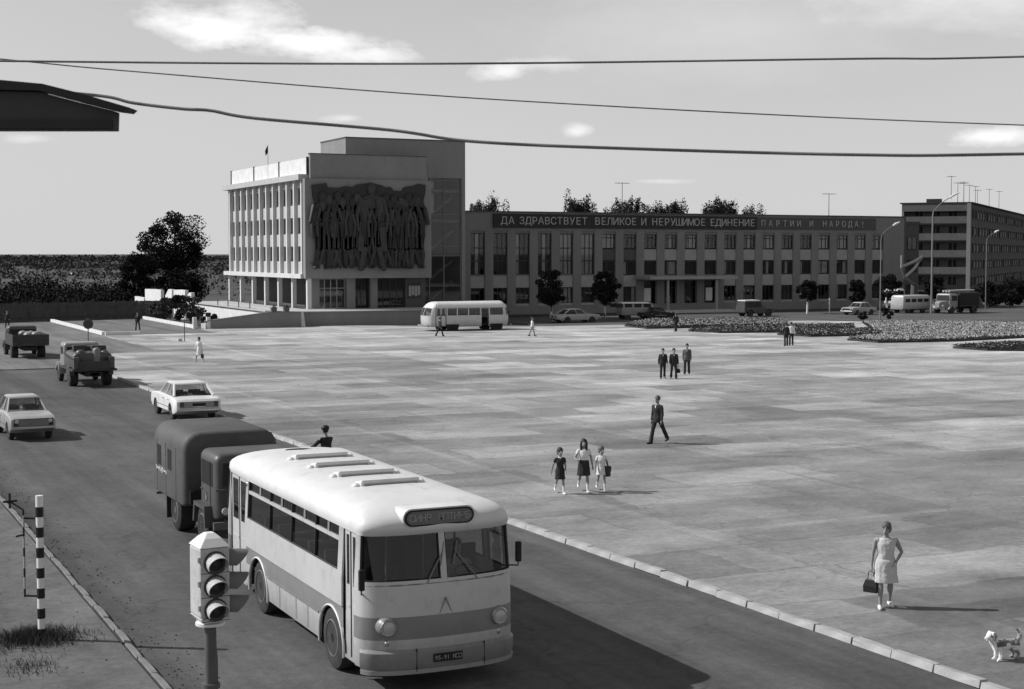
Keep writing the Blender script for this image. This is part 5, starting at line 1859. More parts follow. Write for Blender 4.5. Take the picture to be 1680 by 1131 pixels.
# ------------------------------------------------------------------ generic car
def car_body(prof, hw, inset=.06, crown=.04):
    b = MB()
    cy = sum(p[0] for p in prof) / len(prof)
    cz = .62
    def sec(x, s):
        return [(x, cy + (y - cy) * (1 - s * .35), cz + (z - cz) * (1 - s)) for y, z in prof]
    b.loft([sec(-hw, inset * 2.2), sec(-hw + .025, inset * .9), sec(-hw + .1, 0.02), sec(-hw + .3, 0), sec(0, -crown * .35), sec(hw - .3, 0), sec(hw - .1, 0.02), sec(hw - .025, inset * .9), sec(hw, inset * 2.2)])
    return b


def arches(wys, r, zc, n=8):
    """bottom edge rear -> front with wheel openings"""
    out = []
    for wy in sorted(wys, reverse=True):
        for k in range(n + 1):
            a = PI * k / n
            out.append((wy + r * math.cos(a), zc + r * math.sin(a)))
    return out


def sedan(name, label, loc, rz, paint, L_=4.7, W=1.78, H=1.46, wb=2.75, belt=.95, hood=.9, r=.335, cab=(-.95, -.3, .9, 1.5), tall_tail=False, group='passenger cars', front_oh=.85, detail=True):
    t = thing(name, label, 'car', loc, rz, group)
    f, re = -L_ / 2, L_ / 2
    w1 = f + front_oh
    w2 = w1 + wb
    prof = [(f + .02, .46), (f, .62), (f + .03, hood - .1), (f + .14, hood - .02), (f + .5, hood + .02), (cab[0], belt + .02), (cab[3], belt + .0), (re - .5, belt - .02), (re - .1, belt - .06), (re - .01, belt - .14), (re, .6), (re - .05, .42)]
    prof += [(w2 + .5, .26)] + arches((w1, w2), r + .05, r - .02) + [(w1 - .5, .28)]
    b = car_body(prof, W / 2)
    b.obj('body', paint, t, smooth=35)
    a0, a1, a2, a3 = cab
    bw, tw = W / 2 - .1, W / 2 - .25
    roof = MB()
    roof.loft([[(sx * (tw + o), y, z) for sx, y in ((-1, a1 - .02 + o2), (1, a1 - .02 + o2), (1, a2 + .02 - o2), (-1, a2 + .02 - o2))] for o, o2, z in ((.0, -.05, H - .09), (.01, -.03, H - .05), (-.06, .06, H - .01), (-.2, .2, H))])
    roof.obj('roof', paint, t, smooth=50)
    pl = MB()
    am = (a1 + a2) / 2 - .05
    C = lambda sx, top, y: (sx * (tw if top else bw), y, (H - .08) if top else belt)
    for sx in (-1, 1):
        for yb, yt, rr in ((a0, a1, .033), (a3, a2, .06), ((a0 + a3) / 2 - .1, am, .028)):
            MB().path([C(sx, 0, yb), C(sx, 1, yt)], rr, 5).obj('pillar', paint, t, smooth=40)
    i_ = .02
    ws = MB().add([C(-1, 0, a0 + i_), C(1, 0, a0 + i_), C(1, 1, a1 + i_), C(-1, 1, a1 + i_)], [(0, 1, 2, 3)])
    q = MB()
    q.add([C(-1, 0, a0 + i_), C(1, 0, a0 + i_), C(1, 1, a1 + i_), C(-1, 1, a1 + i_)], [(0, 1, 2, 3)])
    q.obj('windscreen', M['vglass'], t)
    q = MB()
    q.add([C(-1, 0, a3 - i_), C(1, 0, a3 - i_), C(1, 1, a2 - i_), C(-1, 1, a2 - i_)], [(0, 1, 2, 3)])
    q.obj('rear_window', M['vglass'], t)
    for sx in (-1, 1):
        k = .985
        mb_, mt_ = (a0 + a3) / 2 - .1, am
        for y0, y1, y2, y3 in ((a0, a1, mt_, mb_), (mb_, mt_, a2, a3)):
            q = MB()
            q.add([(sx * bw * k, y0, belt), (sx * bw * k, y3, belt), (sx * tw * k, y2, H - .08), (sx * tw * k, y1, H - .08)], [(0, 1, 2, 3)])
            q.obj('side_window', M['vglass'], t)
    se = MB()
    for y in (a1 + .35, a2 - .1):
        for x in (-.35, .35):
            se.bb(x - .24, x + .24, y, y + .14, belt - .1, belt + .14)
    se.obj('seats', M['seat'], t)
    MB().bb(-bw + .02, bw - .02, a0 + .1, a3 - .1, belt - .08, belt + .005).obj('cabin_floor', M['dark'], t)
    put_wheels(t, [(sx * (W / 2 - .13), y) for sx in (-1, 1) for y in (w1, w2)], r, .19)
    for y, nm in ((f - .06, 'front_bumper'), (re + .01, 'rear_bumper')):
        MB().bb(-W / 2 + .02, W / 2 - .02, y, y + .06, .42, .52).obj(nm, M['chrome'], t, bevel=.02)
    gr = MB()
    for k in range(6):
        gr.bb(-.52, .52, f - .02, f + .02, .56 + k * .036, .575 + k * .036)
    g_ = gr.obj('grille', M['chrome'], t)
    MB().bb(-W / 2 + .1, W / 2 - .1, f - .012, f + .01, .54, .79).obj('grille_recess', M['black'], g_)
    for sx in (-1, 1):
        h_ = MB().lathe([(-.03, .005), (-.025, .06), (0, .09), (.06, .09)], (sx * (W / 2 - .2), f, .7), 'y', 14).obj('headlight', M['lens'], t, smooth=50)
        MB().bb(sx * (W / 2 - .22) - .08, sx * (W / 2 - .22) + .08, re - .02, re + .015, .6, .8).obj('tail_light', M['taillamp'], t)
        for y in (-.05, .85):
            MB().bb(sx * (W / 2 - .005), sx * (W / 2 + .025), y, y + .16, belt - .16, belt - .13).obj('door_handle', M['chrome'], t)
        for y in (mb_, a0 + .1, a3 - .35):
            MB().bb(sx * (W / 2 - .03), sx * (W / 2 + .003), y, y + .012, .4, belt - .08).obj('door_gap', M['black'], t)
        MB().bb(sx * (W / 2 - .02), sx * (W / 2 + .008), w1 + .4, w2 - .4, .5, .525).obj('side_trim', M['chrome'], t)
    MB().bb(-.26, .26, re + .005, re + .02, .62, .74).obj('number_plate', M['black'], t)
    MB().bb(-W / 2 + .12, W / 2 - .12, re - .012, re + .006, .56, .8).obj('tail_panel', M['car_grey'] if paint is M['car_white'] else paint, t)
    return t


sedan('saloon_car', 'white saloon car driving away on the road beyond the dark van lorry', (14.45, 61.4, RZ), PI, M['car_white'])
sedan('saloon_car', 'pale boxy saloon car coming towards the camera at the left edge', (7.62, 57.55, RZ), R(2), M['car_pale'], 4.1, 1.55, 1.46, 2.4, .92, .86, .31, (-.75, -.25, .75, 1.2), front_oh=.8)
sedan('saloon_car', 'pale saloon car parked broadside before the long building between two trees', (67.6, 128.5, RZ), R(90), M['car_pale'], 4.7, 1.78, 1.4, 2.75, .9, .86, .32)
sedan('saloon_car', 'pale saloon car parked near the thin lamp, nose to the left', (104.0, 132.0, RZ), R(-78), M['car_pale'], 4.1, 1.6, 1.42, 2.4, .9, .86, .31, (-.75, -.25, .75, 1.2), front_oh=.8)


# ------------------------------------------------------------------ boxes with rounded edges: vans, jeep, lorries
def rbox(b, x0, x1, y0, y1, z0, z1, rt=.2, rb=.04, rake=0.0):
    """lengthwise rounded body section; rt rounds the roof edges, rake leans the front back"""
    def sec(y, s=0.0, dz=0.0):
        pts = []
        for cx, cz, r, a0 in ((x1 - rb, z0 + rb, rb, -90), (x1 - rt, z1 - rt, rt, 0), (x0 + rt, z1 - rt, rt, 90), (x0 + rb, z0 + rb, rb, 180)):
            for k in range(5):
                a = R(a0 + 90 * k / 4)
                pts.append([cx + r * math.cos(a), y, cz + r * math.sin(a)])
        mx_, mz = (x0 + x1) / 2, (z0 + z1) / 2
        for p in pts:
            p[0] = mx_ + (p[0] - mx_) * (1 - s)
            p[2] = mz + (p[2] - mz) * (1 - s)
            p[1] += rake * max(0, (p[2] - z0) / (z1 - z0) - .45) if y < (y0 + y1) / 2 else 0
        return pts
    b.loft([sec(y0, .10), sec(y0 + .05, .03), sec(y0 + .15), sec(y1 - .15), sec(y1 - .05, .03), sec(y1, .10)])
    return b


def bukhanka(label, loc, rz, paint, top=None, L_=4.35, W=1.9, H=2.05, group='vans and jeeps on the far street'):
    t = thing('van', label, 'van', loc, rz, group)
    b = MB()
    rbox(b, -W / 2, W / 2, -L_ / 2, L_ / 2, .5, H, .32, .06, .25)
    b.obj('body', paint, t, smooth=40)
    for sx in (-1, 1):
        for k in range(4):
            y0_ = -L_ / 2 + .35 + k * .98
            q = MB()
            q.bb(sx * (W / 2 - .03), sx * (W / 2 + .006), y0_, y0_ + .78, 1.28, 1.66)
            q.obj('side_window', M['black'], t, bevel=.01)
        MB().lathe([(-.03, .01), (-.02, .07), (.03, .08)], (sx * .62, -L_ / 2 + .0, .95), 'y', 12).obj('headlight', M['lens'], t, smooth=50)
    for sx in (-1, 1):
        MB().slab([(sx * .05, -L_ / 2 + .09, 1.25), (sx * .78, -L_ / 2 + .09, 1.25), (sx * .72, -L_ / 2 + .21, 1.72), (sx * .05, -L_ / 2 + .21, 1.72)], .03).obj('windscreen', M['black'], t)
    MB().bb(-W / 2 + .05, W / 2 - .05, -L_ / 2 - .1, -L_ / 2 + .02, .5, .62).obj('bumper', M['rim'], t)
    put_wheels(t, [(sx * (W / 2 - .15), y) for sx in (-1, 1) for y in (-1.25, 1.1)], .38, .22)
    if top is not None:
        MB().loft([[(-W / 2 + .1, -L_ / 2 + .4, H - .1), (W / 2 - .1, -L_ / 2 + .4, H - .1), (W / 2 - .1, L_ / 2 - .05, H - .1), (-W / 2 + .1, L_ / 2 - .05, H - .1)], [(-W / 2 + .2, -L_ / 2 + .5, H + .03), (W / 2 - .2, -L_ / 2 + .5, H + .03), (W / 2 - .2, L_ / 2 - .1, H + .03), (-W / 2 + .2, L_ / 2 - .1, H + .03)]]).obj('roof', top, t)
    return t


bukhanka('light grey forward control van facing left before the five storey block', (112.3, 133.6, RZ), R(-82), M['car_pale'])
bukhanka('small van with pale roof parked beside the entrance canopy', (76.4, 132.2, RZ), R(80), M['car_grey'], M['white'], 3.4, 1.7, 1.75)


def jeep(label, loc, rz, paint, top, L_=3.7, W=1.7):
    t = thing('jeep', label, 'jeep', loc, rz, 'vans and jeeps on the far street')
    b = MB()
    prof = [(-L_ / 2, .5), (-L_ / 2, .98), (-.55, 1.05), (L_ / 2, 1.05), (L_ / 2, .5)] + [(1.35, .42)] + arches((-1.2, 1.1), .42, .38) + [(-1.7, .42)]
    car_body(prof, W / 2, .03, .01).obj('body', paint, t, smooth=35)
    MB().loft([[(-W / 2 + .05, -.45, 1.05), (W / 2 - .05, -.45, 1.05), (W / 2 - .05, L_ / 2 - .05, 1.05), (-W / 2 + .05, L_ / 2 - .05, 1.05)], [(-W / 2 + .12, -.2, 1.68), (W / 2 - .12, -.2, 1.68), (W / 2 - .12, L_ / 2 - .15, 1.68), (-W / 2 + .12, L_ / 2 - .15, 1.68)]]).obj('canopy', M['truckdk'], t)
    MB().loft([[(-W / 2 + .1, -.22, 1.682), (W / 2 - .1, -.22, 1.682), (W / 2 - .1, L_ / 2 - .12, 1.682), (-W / 2 + .1, L_ / 2 - .12, 1.682)], [(-W / 2 + .2, -.1, 1.8), (W / 2 - .2, -.1, 1.8), (W / 2 - .2, L_ / 2 - .2, 1.78), (-W / 2 + .2, L_ / 2 - .2, 1.78)]]).obj('roof', top, t)
    for sx in (-1, 1):
        for y0_ in (-.25, .65):
            MB().slab([(sx * (W / 2 - .055), y0_, 1.12), (sx * (W / 2 - .055), y0_ + .75, 1.12), (sx * (W / 2 - .105), y0_ + .7, 1.58), (sx * (W / 2 - .105), y0_ + .1, 1.58)], .03).obj('side_window', M['black'], t)
        MB().lathe([(-.03, .01), (-.02, .07), (.03, .08)], (sx * .5, -L_ / 2, .82), 'y', 12).obj('headlight', M['lens'], t)
    MB().slab([(-.7, -.47, 1.1), (.7, -.47, 1.1), (.62, -.24, 1.6), (-.62, -.24, 1.6)], .03).obj('windscreen', M['black'], t)
    MB().bb(-W / 2, W / 2, -L_ / 2 - .12, -L_ / 2 - .02, .5, .6).obj('bumper', M['steel'], t)
    put_wheels(t, [(sx * (W / 2 - .13), y) for sx in (-1, 1) for y in (-1.2, 1.1)], .37, .2)
    return t


jeep('dark jeep with pale canvas roof parked on the far street', (91.4, 133.2, RZ), R(90), M['truck'], M['canvas'])
sedan('saloon_car', 'small black car parked in front of the pale roofed small van', (78.0, 130.6, RZ), R(84), M['black'], 3.7, 1.5, 1.3, 2.1, .8, .76, .29, (-.7, -.2, .6, 1.05), front_oh=.75)


def lorry(name, label, cat, loc, rz, L_=6.2, W=2.2, cabh=2.15, cabL=1.4, paint='truck', nose=.95, wb=(-1.75, 1.6), r=.46, group='lorries'):
    """bonneted or forward-control chassis and cab, facing -Y"""
    t = thing(name, label, cat, loc, rz, group)
    f = -L_ / 2
    cw_ = W * .42
    MB().bb(-.4, .4, f + .2, L_ / 2, .55, .78).obj('chassis', M['dark'], t)
    c = MB()
    y0_, y1_ = f + nose, f + nose + cabL
    rbox(c, -cw_, cw_, y0_, y1_, .75, cabh, .18, .05, .2 if nose < .2 else .12)
    c.obj('cab', M[paint], t, smooth=40)
    if nose > .3:
        n_ = MB()
        n_.loft([[(-.42, f + .1, .7), (.42, f + .1, .7), (.42, f + .1, 1.25), (-.42, f + .1, 1.25)], [(-.5, f + .3, .7), (.5, f + .3, .7), (.5, f + .3, 1.38), (-.5, f + .3, 1.38)], [(-.7, y0_ + .1, .7), (.7, y0_ + .1, .7), (.7, y0_ + .1, 1.48), (-.7, y0_ + .1, 1.48)]])
        n_.obj('bonnet', M[paint], t, bevel=.05)
        for sx in (-1, 1):
            fe = MB()
            pr = [(f + .05 + (wb[0] - f) * 0 + .0, .7)]
            pts = [(wb[0] + .58 * math.cos(R(a)), r + .56 * math.sin(R(a))) for a in range(-5, 186, 15)]
            fe.prism(pts + [(wb[0] - .5, r + .1), (wb[0], r + .45), (wb[0] + .5, r + .1)], 'x', sx * .5, sx * (cw_ + .14))
            fe.obj('mudguard', M['car_grey'] if paint != 'truck' else M[paint], t, smooth=40)
    for sx in (-1, 1):
        MB().bb(sx * (cw_ - .03), sx * (cw_ + .006), y0_ + .3, y1_ - .2, 1.45, cabh - .22).obj('side_window', M['black'], t)
        MB().lathe([(-.04, .01), (-.03, .08), (.05, .09)], (sx * (.65 if nose > .3 else .75), f + (.12 if nose > .3 else nose - .02), .95), 'y', 12).obj('headlight', M['lens'], t, smooth=50)
    MB().slab([(-cw_ + .12, y0_ + .0, 1.5), (cw_ - .12, y0_ + .0, 1.5), (cw_ - .18, y0_ + .065, cabh - .2), (-cw_ + .18, y0_ + .065, cabh - .2)], .04).obj('windscreen', M['black'], t)
    MB().bb(-cw_ + .15, cw_ - .15, y1_ - .008, y1_ + .008, 1.5, cabh - .22).obj('rear_cab_window', M['black'], t)
    MB().bb(-W / 2 + .1, W / 2 - .1, f - .02, f + .08, .55, .72).obj('bumper', M['steel'], t)
    put_wheels(t, [(sx * (W / 2 - .2), wb[0]) for sx in (-1, 1)], r, .24)
    put_wheels(t, [(sx * (W / 2 - .25), wb[1]) for sx in (-1, 1)], r, .42)
    return t, y1_


# dark van-bodied lorry behind the bus
t, yb_ = lorry('van_lorry', 'dark forward control lorry with rounded van body close behind the bus', 'lorry', (9.28, 35.4, RZ), 0, 5.7, 2.25, 2.2, 1.5, 'truck', .05, (-1.9, .55), .5)
gr_ = MB()
for k in range(9):
    gr_.bb(-.5 + k * .12, -.44 + k * .12, -2.835, -2.80, .98, 1.22)
gr_ = gr_.obj('grille', M['frame'], t)
MB().bb(-.97, .97, -2.84, -2.79, 1.40, 1.44).obj('belt_moulding', M['truck'], t)
MB().bb(-.03, .03, -2.83, -2.76, 1.5, 2.0).obj('windscreen_post', M['truck'], t)
for sx in (-1, 1):
    MB().bb(sx * .951, sx * .962, -2.3, -2.29, .8, 2.0).obj('door_gap', M['black'], t)
    MB().bb(sx * .95, sx * .975, -1.6, -1.48, 1.3, 1.33).obj('door_handle', M['chrome'], t)
b = MB()
rbox(b, -1.14, 1.14, -1.28 + .75, 2.62, .72, 2.45, .40, .06)
vb = b.obj('van_body', M['kung'], t, smooth=40)
for sx in (-1, 1):
    for y0_ in (0.65, 1.75):
        MB().bb(sx * 1.12, sx * 1.148, y0_, y0_ + .4, 1.42, 1.92).obj('side_window', M['black'], vb, bevel=.01)
MB().path([(-1.146, 2.3 - k * .045, 1.36 - .04 * (k % 3) + .05 * math.sin(k * 1.7)) for k in range(26)], .012, 4).obj('painted_script', M['curtain'], vb)
for y_ in (.2, 1.25, 2.2):
    for sx in (-1, 1):
        MB().bb(sx * 1.138, sx * 1.147, y_, y_ + .025, .76, 2.02).obj('body_rib', M['kung'], vb)
MB().bb(-1.0, 1.0, -.62, -.528, .8, 1.1).obj('bulkhead', M['dark'], t)
MB().prism([(-.88, 1.3), (-.8, 1.42), (-.72, 1.3), (-.8, 1.2)], 'x', -.956, -.945).obj('door_badge', M['rim'], t) if False else None
MB().prism([(-2.0, 1.16), (-1.93, 1.28), (-1.86, 1.16), (-1.93, 1.05)], 'x', -.962, -.948).obj('door_badge', M['rim'], t)
for sx in (-1, 1):
    MB().bb(sx * .96, sx * 1.12, 1.28, 1.34, .2, .9).obj('mud_flap', M['rubber'], t)
    MB().prism([(-2.45, .55), (-2.38, 1.02), (-1.42, 1.02), (-1.3, .55), (-1.42, .55), (-1.5, .93), (-2.3, .93), (-2.36, .55)], 'x', sx * .7, sx * 1.12).obj('mudguard', M['truck'], t)
MB().bb(-1.1, -.2, 2.5, 2.56, .6, .66).obj('towing_bar', M['steel'], t)

# open lorry
t, yb_ = lorry('open_lorry', 'dark open lorry with timber sides farthest along the road', 'lorry', (13.6, 101.6, RZ), PI, 6.0, 2.15, 1.95, 1.3, 'truck', 1.0, (-2.0, 1.5), .44)
bx_ = MB()
bx_.bb(-1.08, 1.08, yb_ - 3.0 + 3.1, 3.0, .85, .92)
bx_.obj('bed_floor', M['truckdk'], t)
for x0, x1, a, c in ((-1.1, -1.04, yb_ + .1, 3.0), (1.04, 1.1, yb_ + .1, 3.0), (-1.04, 1.04, yb_ + .1, yb_ + .16), (-1.04, 1.04, 2.94, 3.0)):
    for z in (.93, 1.14, 1.35):
        MB().bb(x0, x1, a, c, z, z + .2).obj('side_board', M['truckdk'], t)
MB().bb(.86, 1.0, 3.0, 3.03, .98, 1.08).obj('tail_light', M['taillamp'], t)
ld = MB()
for k in range(7):
    ld.ell((rnd.uniform(-.8, .8), rnd.uniform(yb_ + .5, 2.5), 1.5), (.3, .35, .2), 7, 5)
ld.obj('load', M['car_grey'], t, smooth=60)

# tank lorry
t, yb_ = lorry('tank_lorry', 'dark lorry with boxy tank body, lockers and upright cylinders driving away', 'lorry', (13.55, 79.4, RZ), PI, 5.9, 2.15, 2.05, 1.3, 'car_grey', 1.0, (-1.95, 1.5), .47)
MB().bb(-1.08, 1.08, yb_ + .1, 2.95, .82, .92).obj('platform', M['truckdk'], t)
tk = MB()
rbox(tk, -.98, .98, yb_ + .45, 2.45, .93, 1.72, .3, .05)
tk.obj('tank', M['truck'], t, smooth=45)
for x0, x1, y0_, z1 in ((-.8, -.1, 1.2, 2.0), (.1, .75, .9, 2.02), (-.6, .5, .2, 1.92)):
    MB().bb(x0, x1, y0_, y0_ + .5, 1.7, z1).obj('tool_box', M['frame'], t, bevel=.03)
for sx in (-1, 1):
    MB().bb(sx * .85 - .14, sx * .85 + .14, 2.46, 2.86, .93, 1.5).obj('side_locker', M['truck'], t, bevel=.03)
    MB().path([(sx * .95, yb_ + .5, 1.55), (sx * 1.03, 1.0, 1.5), (sx * .97, 2.6, 1.4)], .05, 6).obj('hose', M['rubber'], t, smooth=50)
for x, y, h, rr in ((-.2, 2.35, 1.0, .2), (.55, 2.2, .9, .24), (-.62, 2.2, .85, .2)):
    c = MB().lathe([(0, .02), (.0, rr), (h - .15, rr), (h - .05, rr * .8), (h, rr * .3)], (x, y, .95), 'z', 14)
    c.obj('cylinder_tank', M['rim'] if x == -.2 else M['truck'], t, smooth=45)
for x in (-.95, .95):
    MB().prism([(1.0, .55), (1.0, 1.0), (1.5, 1.08), (2.0, 1.0), (2.05, .55)], 'x', x - .12, x + .12).obj('mudguard', M['truck'], t)
MB().bb(-.75, .75, 2.86, 2.93, .92, 1.3).obj('valve_box', M['frame'], t)
MB().bb(-.2, .2, 2.93, 2.95, .6, .72).obj('number_plate', M['panel'], t)

# dark covered lorry, far right
t, yb_ = lorry('covered_lorry', 'dark lorry with black tarpaulin body at the right of the far street', 'lorry', (116.6, 131.0, RZ), R(-80), 6.6, 2.3, 2.25, 1.4, 'car_grey', .95, (-2.1, 1.7), .48)
b = MB()
rbox(b, -1.12, 1.12, yb_ + .1, 2.6, .95, 2.35, .22, .04)
b.obj('tarpaulin', M['c_dark'], t, smooth=40)
MB().bb(-1.1, 1.1, yb_ + .1, 3.3, .82, .95).obj('bed', M['truckdk'], t)
MB().prism([(2.62, .95), (2.62, 2.2), (3.3, 1.3), (3.35, .95)], 'x', -.9, .9).obj('tail_gear', M['truck'], t)
for k in range(3):
    MB().cyl((-.4 + k * .4, yb_ - .9, 2.5), (-.4 + k * .4, 2.4, 2.55), .12, None, 8).obj('pipe', M['panel'], t)

# lorry-mounted crane behind the van
t, yb_ = lorry('crane_lorry', 'crane lorry with white cab and raised twin boom before the block', 'crane lorry', (119.2, 142.0, -.05), R(-75), 7.5, 2.3, 2.5, 1.4, 'white', .1, (-2.5, 1.9), .48)
MB().bb(-1.1, 1.1, yb_ + .1, 3.7, .82, 1.1).obj('deck', M['steel'], t)
MB().cyl((0, 1.0, 1.1), (0, 1.0, 3.0), .5, .4, 12).obj('turret', M['steel'], t)
bo = MB()
bo.path([(0, -1.7, 5.0), (-.1, 1.2, 5.7), (-.2, 2.8, 6.3)], [.2, .22, .16], 4)
bo.path([(0, 1.0, 2.9), (0, -1.0, 3.8)], .18, 4)
bo.path([(0, -1.0, 3.8), (-.1, 1.0, 4.8), (-.2, 2.8, 6.2)], [.2, .22, .16], 4)
bo.path([(0, -1.0, 3.7), (0, -1.7, 5.05)], .12, 4)
bo.obj('boom', M['facade'], t)
MB().bb(-.05, .05, -1.75, -1.6, 5.0, 6.4).obj('jib_post', M['panel'], t)

# far bus, standing broadside
fbus = thing('small_bus', 'rounded pale bus standing broadside before the hall tower, door open', 'bus', (52.45, 119.75, RZ), R(90))
b = MB()
ring = []
HW = 1.22
prof_z = [(.42, 1.17), (.55, 1.21), (.95, 1.22), (1.3, 1.22), (1.38, 1.215), (2.0, 1.17), (2.08, 1.16), (2.3, 1.02), (2.43, .8), (2.5, .45), (2.52, .02)]
SY2 = [-3.0, -1.75, -1.65, -.95, -.85, .2, .3, 1.25, 1.35, 2.2, 2.3, 3.2]
NS2 = len(SY2)
FL2 = [1, .96, .85, .65, .35, .05, -.05, -.35, -.65, -.85, -.96, -1]
rr_ = []
for z, w in prof_z:
    k = max(0, (z - 1.38) / 1.14)
    a, c = -3.78 + .55 * k ** 2.2, 3.95 - .85 * k ** 2
    if z < .6:
        a += .06
        c -= .06
    s_ = [y * (1 - .1 * k ** 3) for y in SY2]
    rr_.append(contour(z, w, a, c, s_, FL2, FL2, 2.3))
NP2 = len(rr_[0])
hol2 = set()
for k in (0, 3, 4, 6, 8, 10):
    pass
for k in (2, 4, 6, 8):
    hol2.add((4, k + 0))
hol2 = {(4, 0), (4, 4), (4, 6), (4, 8)}
Lk = lambda k: NS2 + len(FL2) + (NS2 - 1 - k)
hol2 |= {(4, Lk(k + 1)) for k in (0, 2, 4, 6, 8, 10)}
f0 = 2 * NS2 + len(FL2)
hol2 |= {(4, f0 + k) for k in (1, 2, 3, 4, 6, 7, 8, 9)} | {(4, NS2 + k) for k in (2, 3, 4, 6, 7, 8)}
hol2 |= {(lv, 2) for lv in range(0, 5)} | {(lv, 10) for lv in range(0, 5)}
b.v = [p for r_ in rr_ for p in r_]
for i in range(len(rr_) - 1):
    for j in range(NP2):
        if (i, j) in hol2:
            continue
        j2 = (j + 1) % NP2
        b.f.append((i * NP2 + j, i * NP2 + j2, (i + 1) * NP2 + j2, (i + 1) * NP2 + j))
        b.mi.append(0 if i >= 6 else 1)
b.f.append(tuple(range((len(rr_) - 1) * NP2, len(rr_) * NP2)))
b.mi.append(0)
ob = b.obj('body', [M['bus_roof'], M['bus_pale']], fbus, smooth=40)
shell(ob, .03, 40)
for (i, j) in sorted(hol2):
    if i != 4 or j == 2:
        continue
    q = [Vector(rr_[i][j]), Vector(rr_[i][(j + 1) % NP2]), Vector(rr_[i + 1][(j + 1) % NP2]), Vector(rr_[i + 1][j])]
    q = [Vector((p.x * .985, p.y * .996, p.z)) for p in q]
    pb = MB()
    pb.add(q, [(0, 1, 2, 3)])
    w = MB().path([q[0], q[1], q[2], q[3], q[0], q[1]], .03, 4).obj('window', M['framel'], fbus)
    pb.obj('pane', M['vglass'], w)
d = MB()
for a in (2.36, 2.8):
    d.bb(-1.19, -1.165, a, a + .38, .5, 1.35)
    d.bb(-1.19, -1.165, a, a + .05, 1.35, 2.0)
    d.bb(-1.19, -1.165, a + .33, a + .38, 1.35, 2.0)
d.obj('rear_door', M['bus_pale'], fbus)
MB().bb(-1.15, -1.1, -1.7, -1.6, .5, 2.0).obj('open_door', M['bus_grey'], fbus)
MB().bb(-1.1, 1.1, -3.4, 3.6, .5, .6).obj('floor', M['dark'], fbus)
for k in range(6):
    for sx in (-1, 1):
        MB().bb(sx * .65 - .4, sx * .65 + .4, -1.0 + k * .75 + (1.0 if sx < 0 else 0) * 0, -.9 + k * .75, .6, 1.5).obj('seat', M['seat'], fbus) if not (sx < 0 and k in (5,)) else None
put_wheels(fbus, [(sx * 1.06, y) for sx in (-1, 1) for y in (-2.35, 1.75)], .47, .26)
for sx in (-1, 1):
    for y in (-2.35, 1.75):
        MB().lathe([(-.02, .1), (-.02, .6), (.004, .6), (.004, .1)], (sx * 1.222, y, .5), 'x', 22).obj('wheel_arch', M['dark'], fbus)
MB().bb(-1.1, 1.1, -3.85, -3.7, .45, .62).obj('front_bumper', M['bus_bump'], fbus)
MB().bb(-1.1, 1.1, 3.86, 3.98, .45, .6).obj('rear_bumper', M['bus_bump'], fbus)
m_ = MB().bb(-1.4, -1.3, -3.5, -3.42, 1.35, 1.75).obj('mirror', M['black'], fbus)
MB().path([(-1.2, -3.2, 1.9), (-1.35, -3.46, 1.8), (-1.35, -3.46, 1.6)], .02, 5).obj('arm', M['steel'], m_)

# motorcycle by the kerb
mc = thing('motorcycle', 'dark motorcycle standing by the right-hand kerb just beyond the bus roof', 'motorcycle', (14.03, 42.4, RZ), PI + R(14))
put_wheels(mc, [(0, -.68), (0, .66)], .31, .1)
b = MB()
b.path([(0, -.68, .31), (0, -.5, .75), (0, -.42, .95)], .03, 6)
b.path([(0, -.45, .8), (0, -.1, .45), (0, .4, .4), (0, .66, .31)], .03, 6)
b.path([(0, -.45, .78), (0, .3, .68), (0, .66, .31)], .025, 6)
b.obj('frame', M['black'], mc)
MB().ell((0, -.18, .78), (.15, .3, .13), 10, 6).obj('fuel_tank', M['truck'], mc, smooth=60)
MB().ell((0, .33, .76), (.14, .36, .08), 10, 6).obj('saddle', M['leather'], mc, smooth=60)
MB().bb(-.13, .13, -.15, .2, .28, .58).obj('engine', M['steel'], mc, bevel=.03)
MB().path([(-.36, -.3, 1.02), (-.2, -.4, 1.04), (0, -.44, .97), (.2, -.4, 1.04), (.36, -.3, 1.02)], .016, 6).obj('handlebar', M['chrome'], mc)
MB().ell((0, -.55, .86), (.09, .1, .09), 10, 6).obj('headlight', M['chrome'], mc, smooth=60)
for y in (-.68, .66):
    MB().path([(0, y + .34 * math.cos(R(a)), .31 + .34 * math.sin(R(a))) for a in range(20, 165, 15)], .05, 6).obj('mudguard', M['truck'], mc, smooth=50)
MB().cyl((.12, -.1, .3), (.14, .7, .3), .035, .045, 8).obj('exhaust', M['chrome'], mc)
# ================================================================== PEOPLE (built facing -Y; right side is -X)
def ring(c, rx, ry, n=14, tilt=0.0):
    return [(c[0] + rx * math.cos(2 * PI * k / n), c[1] + ry * math.sin(2 * PI * k / n), c[2] + tilt * math.sin(2 * PI * k / n)) for k in range(n)]


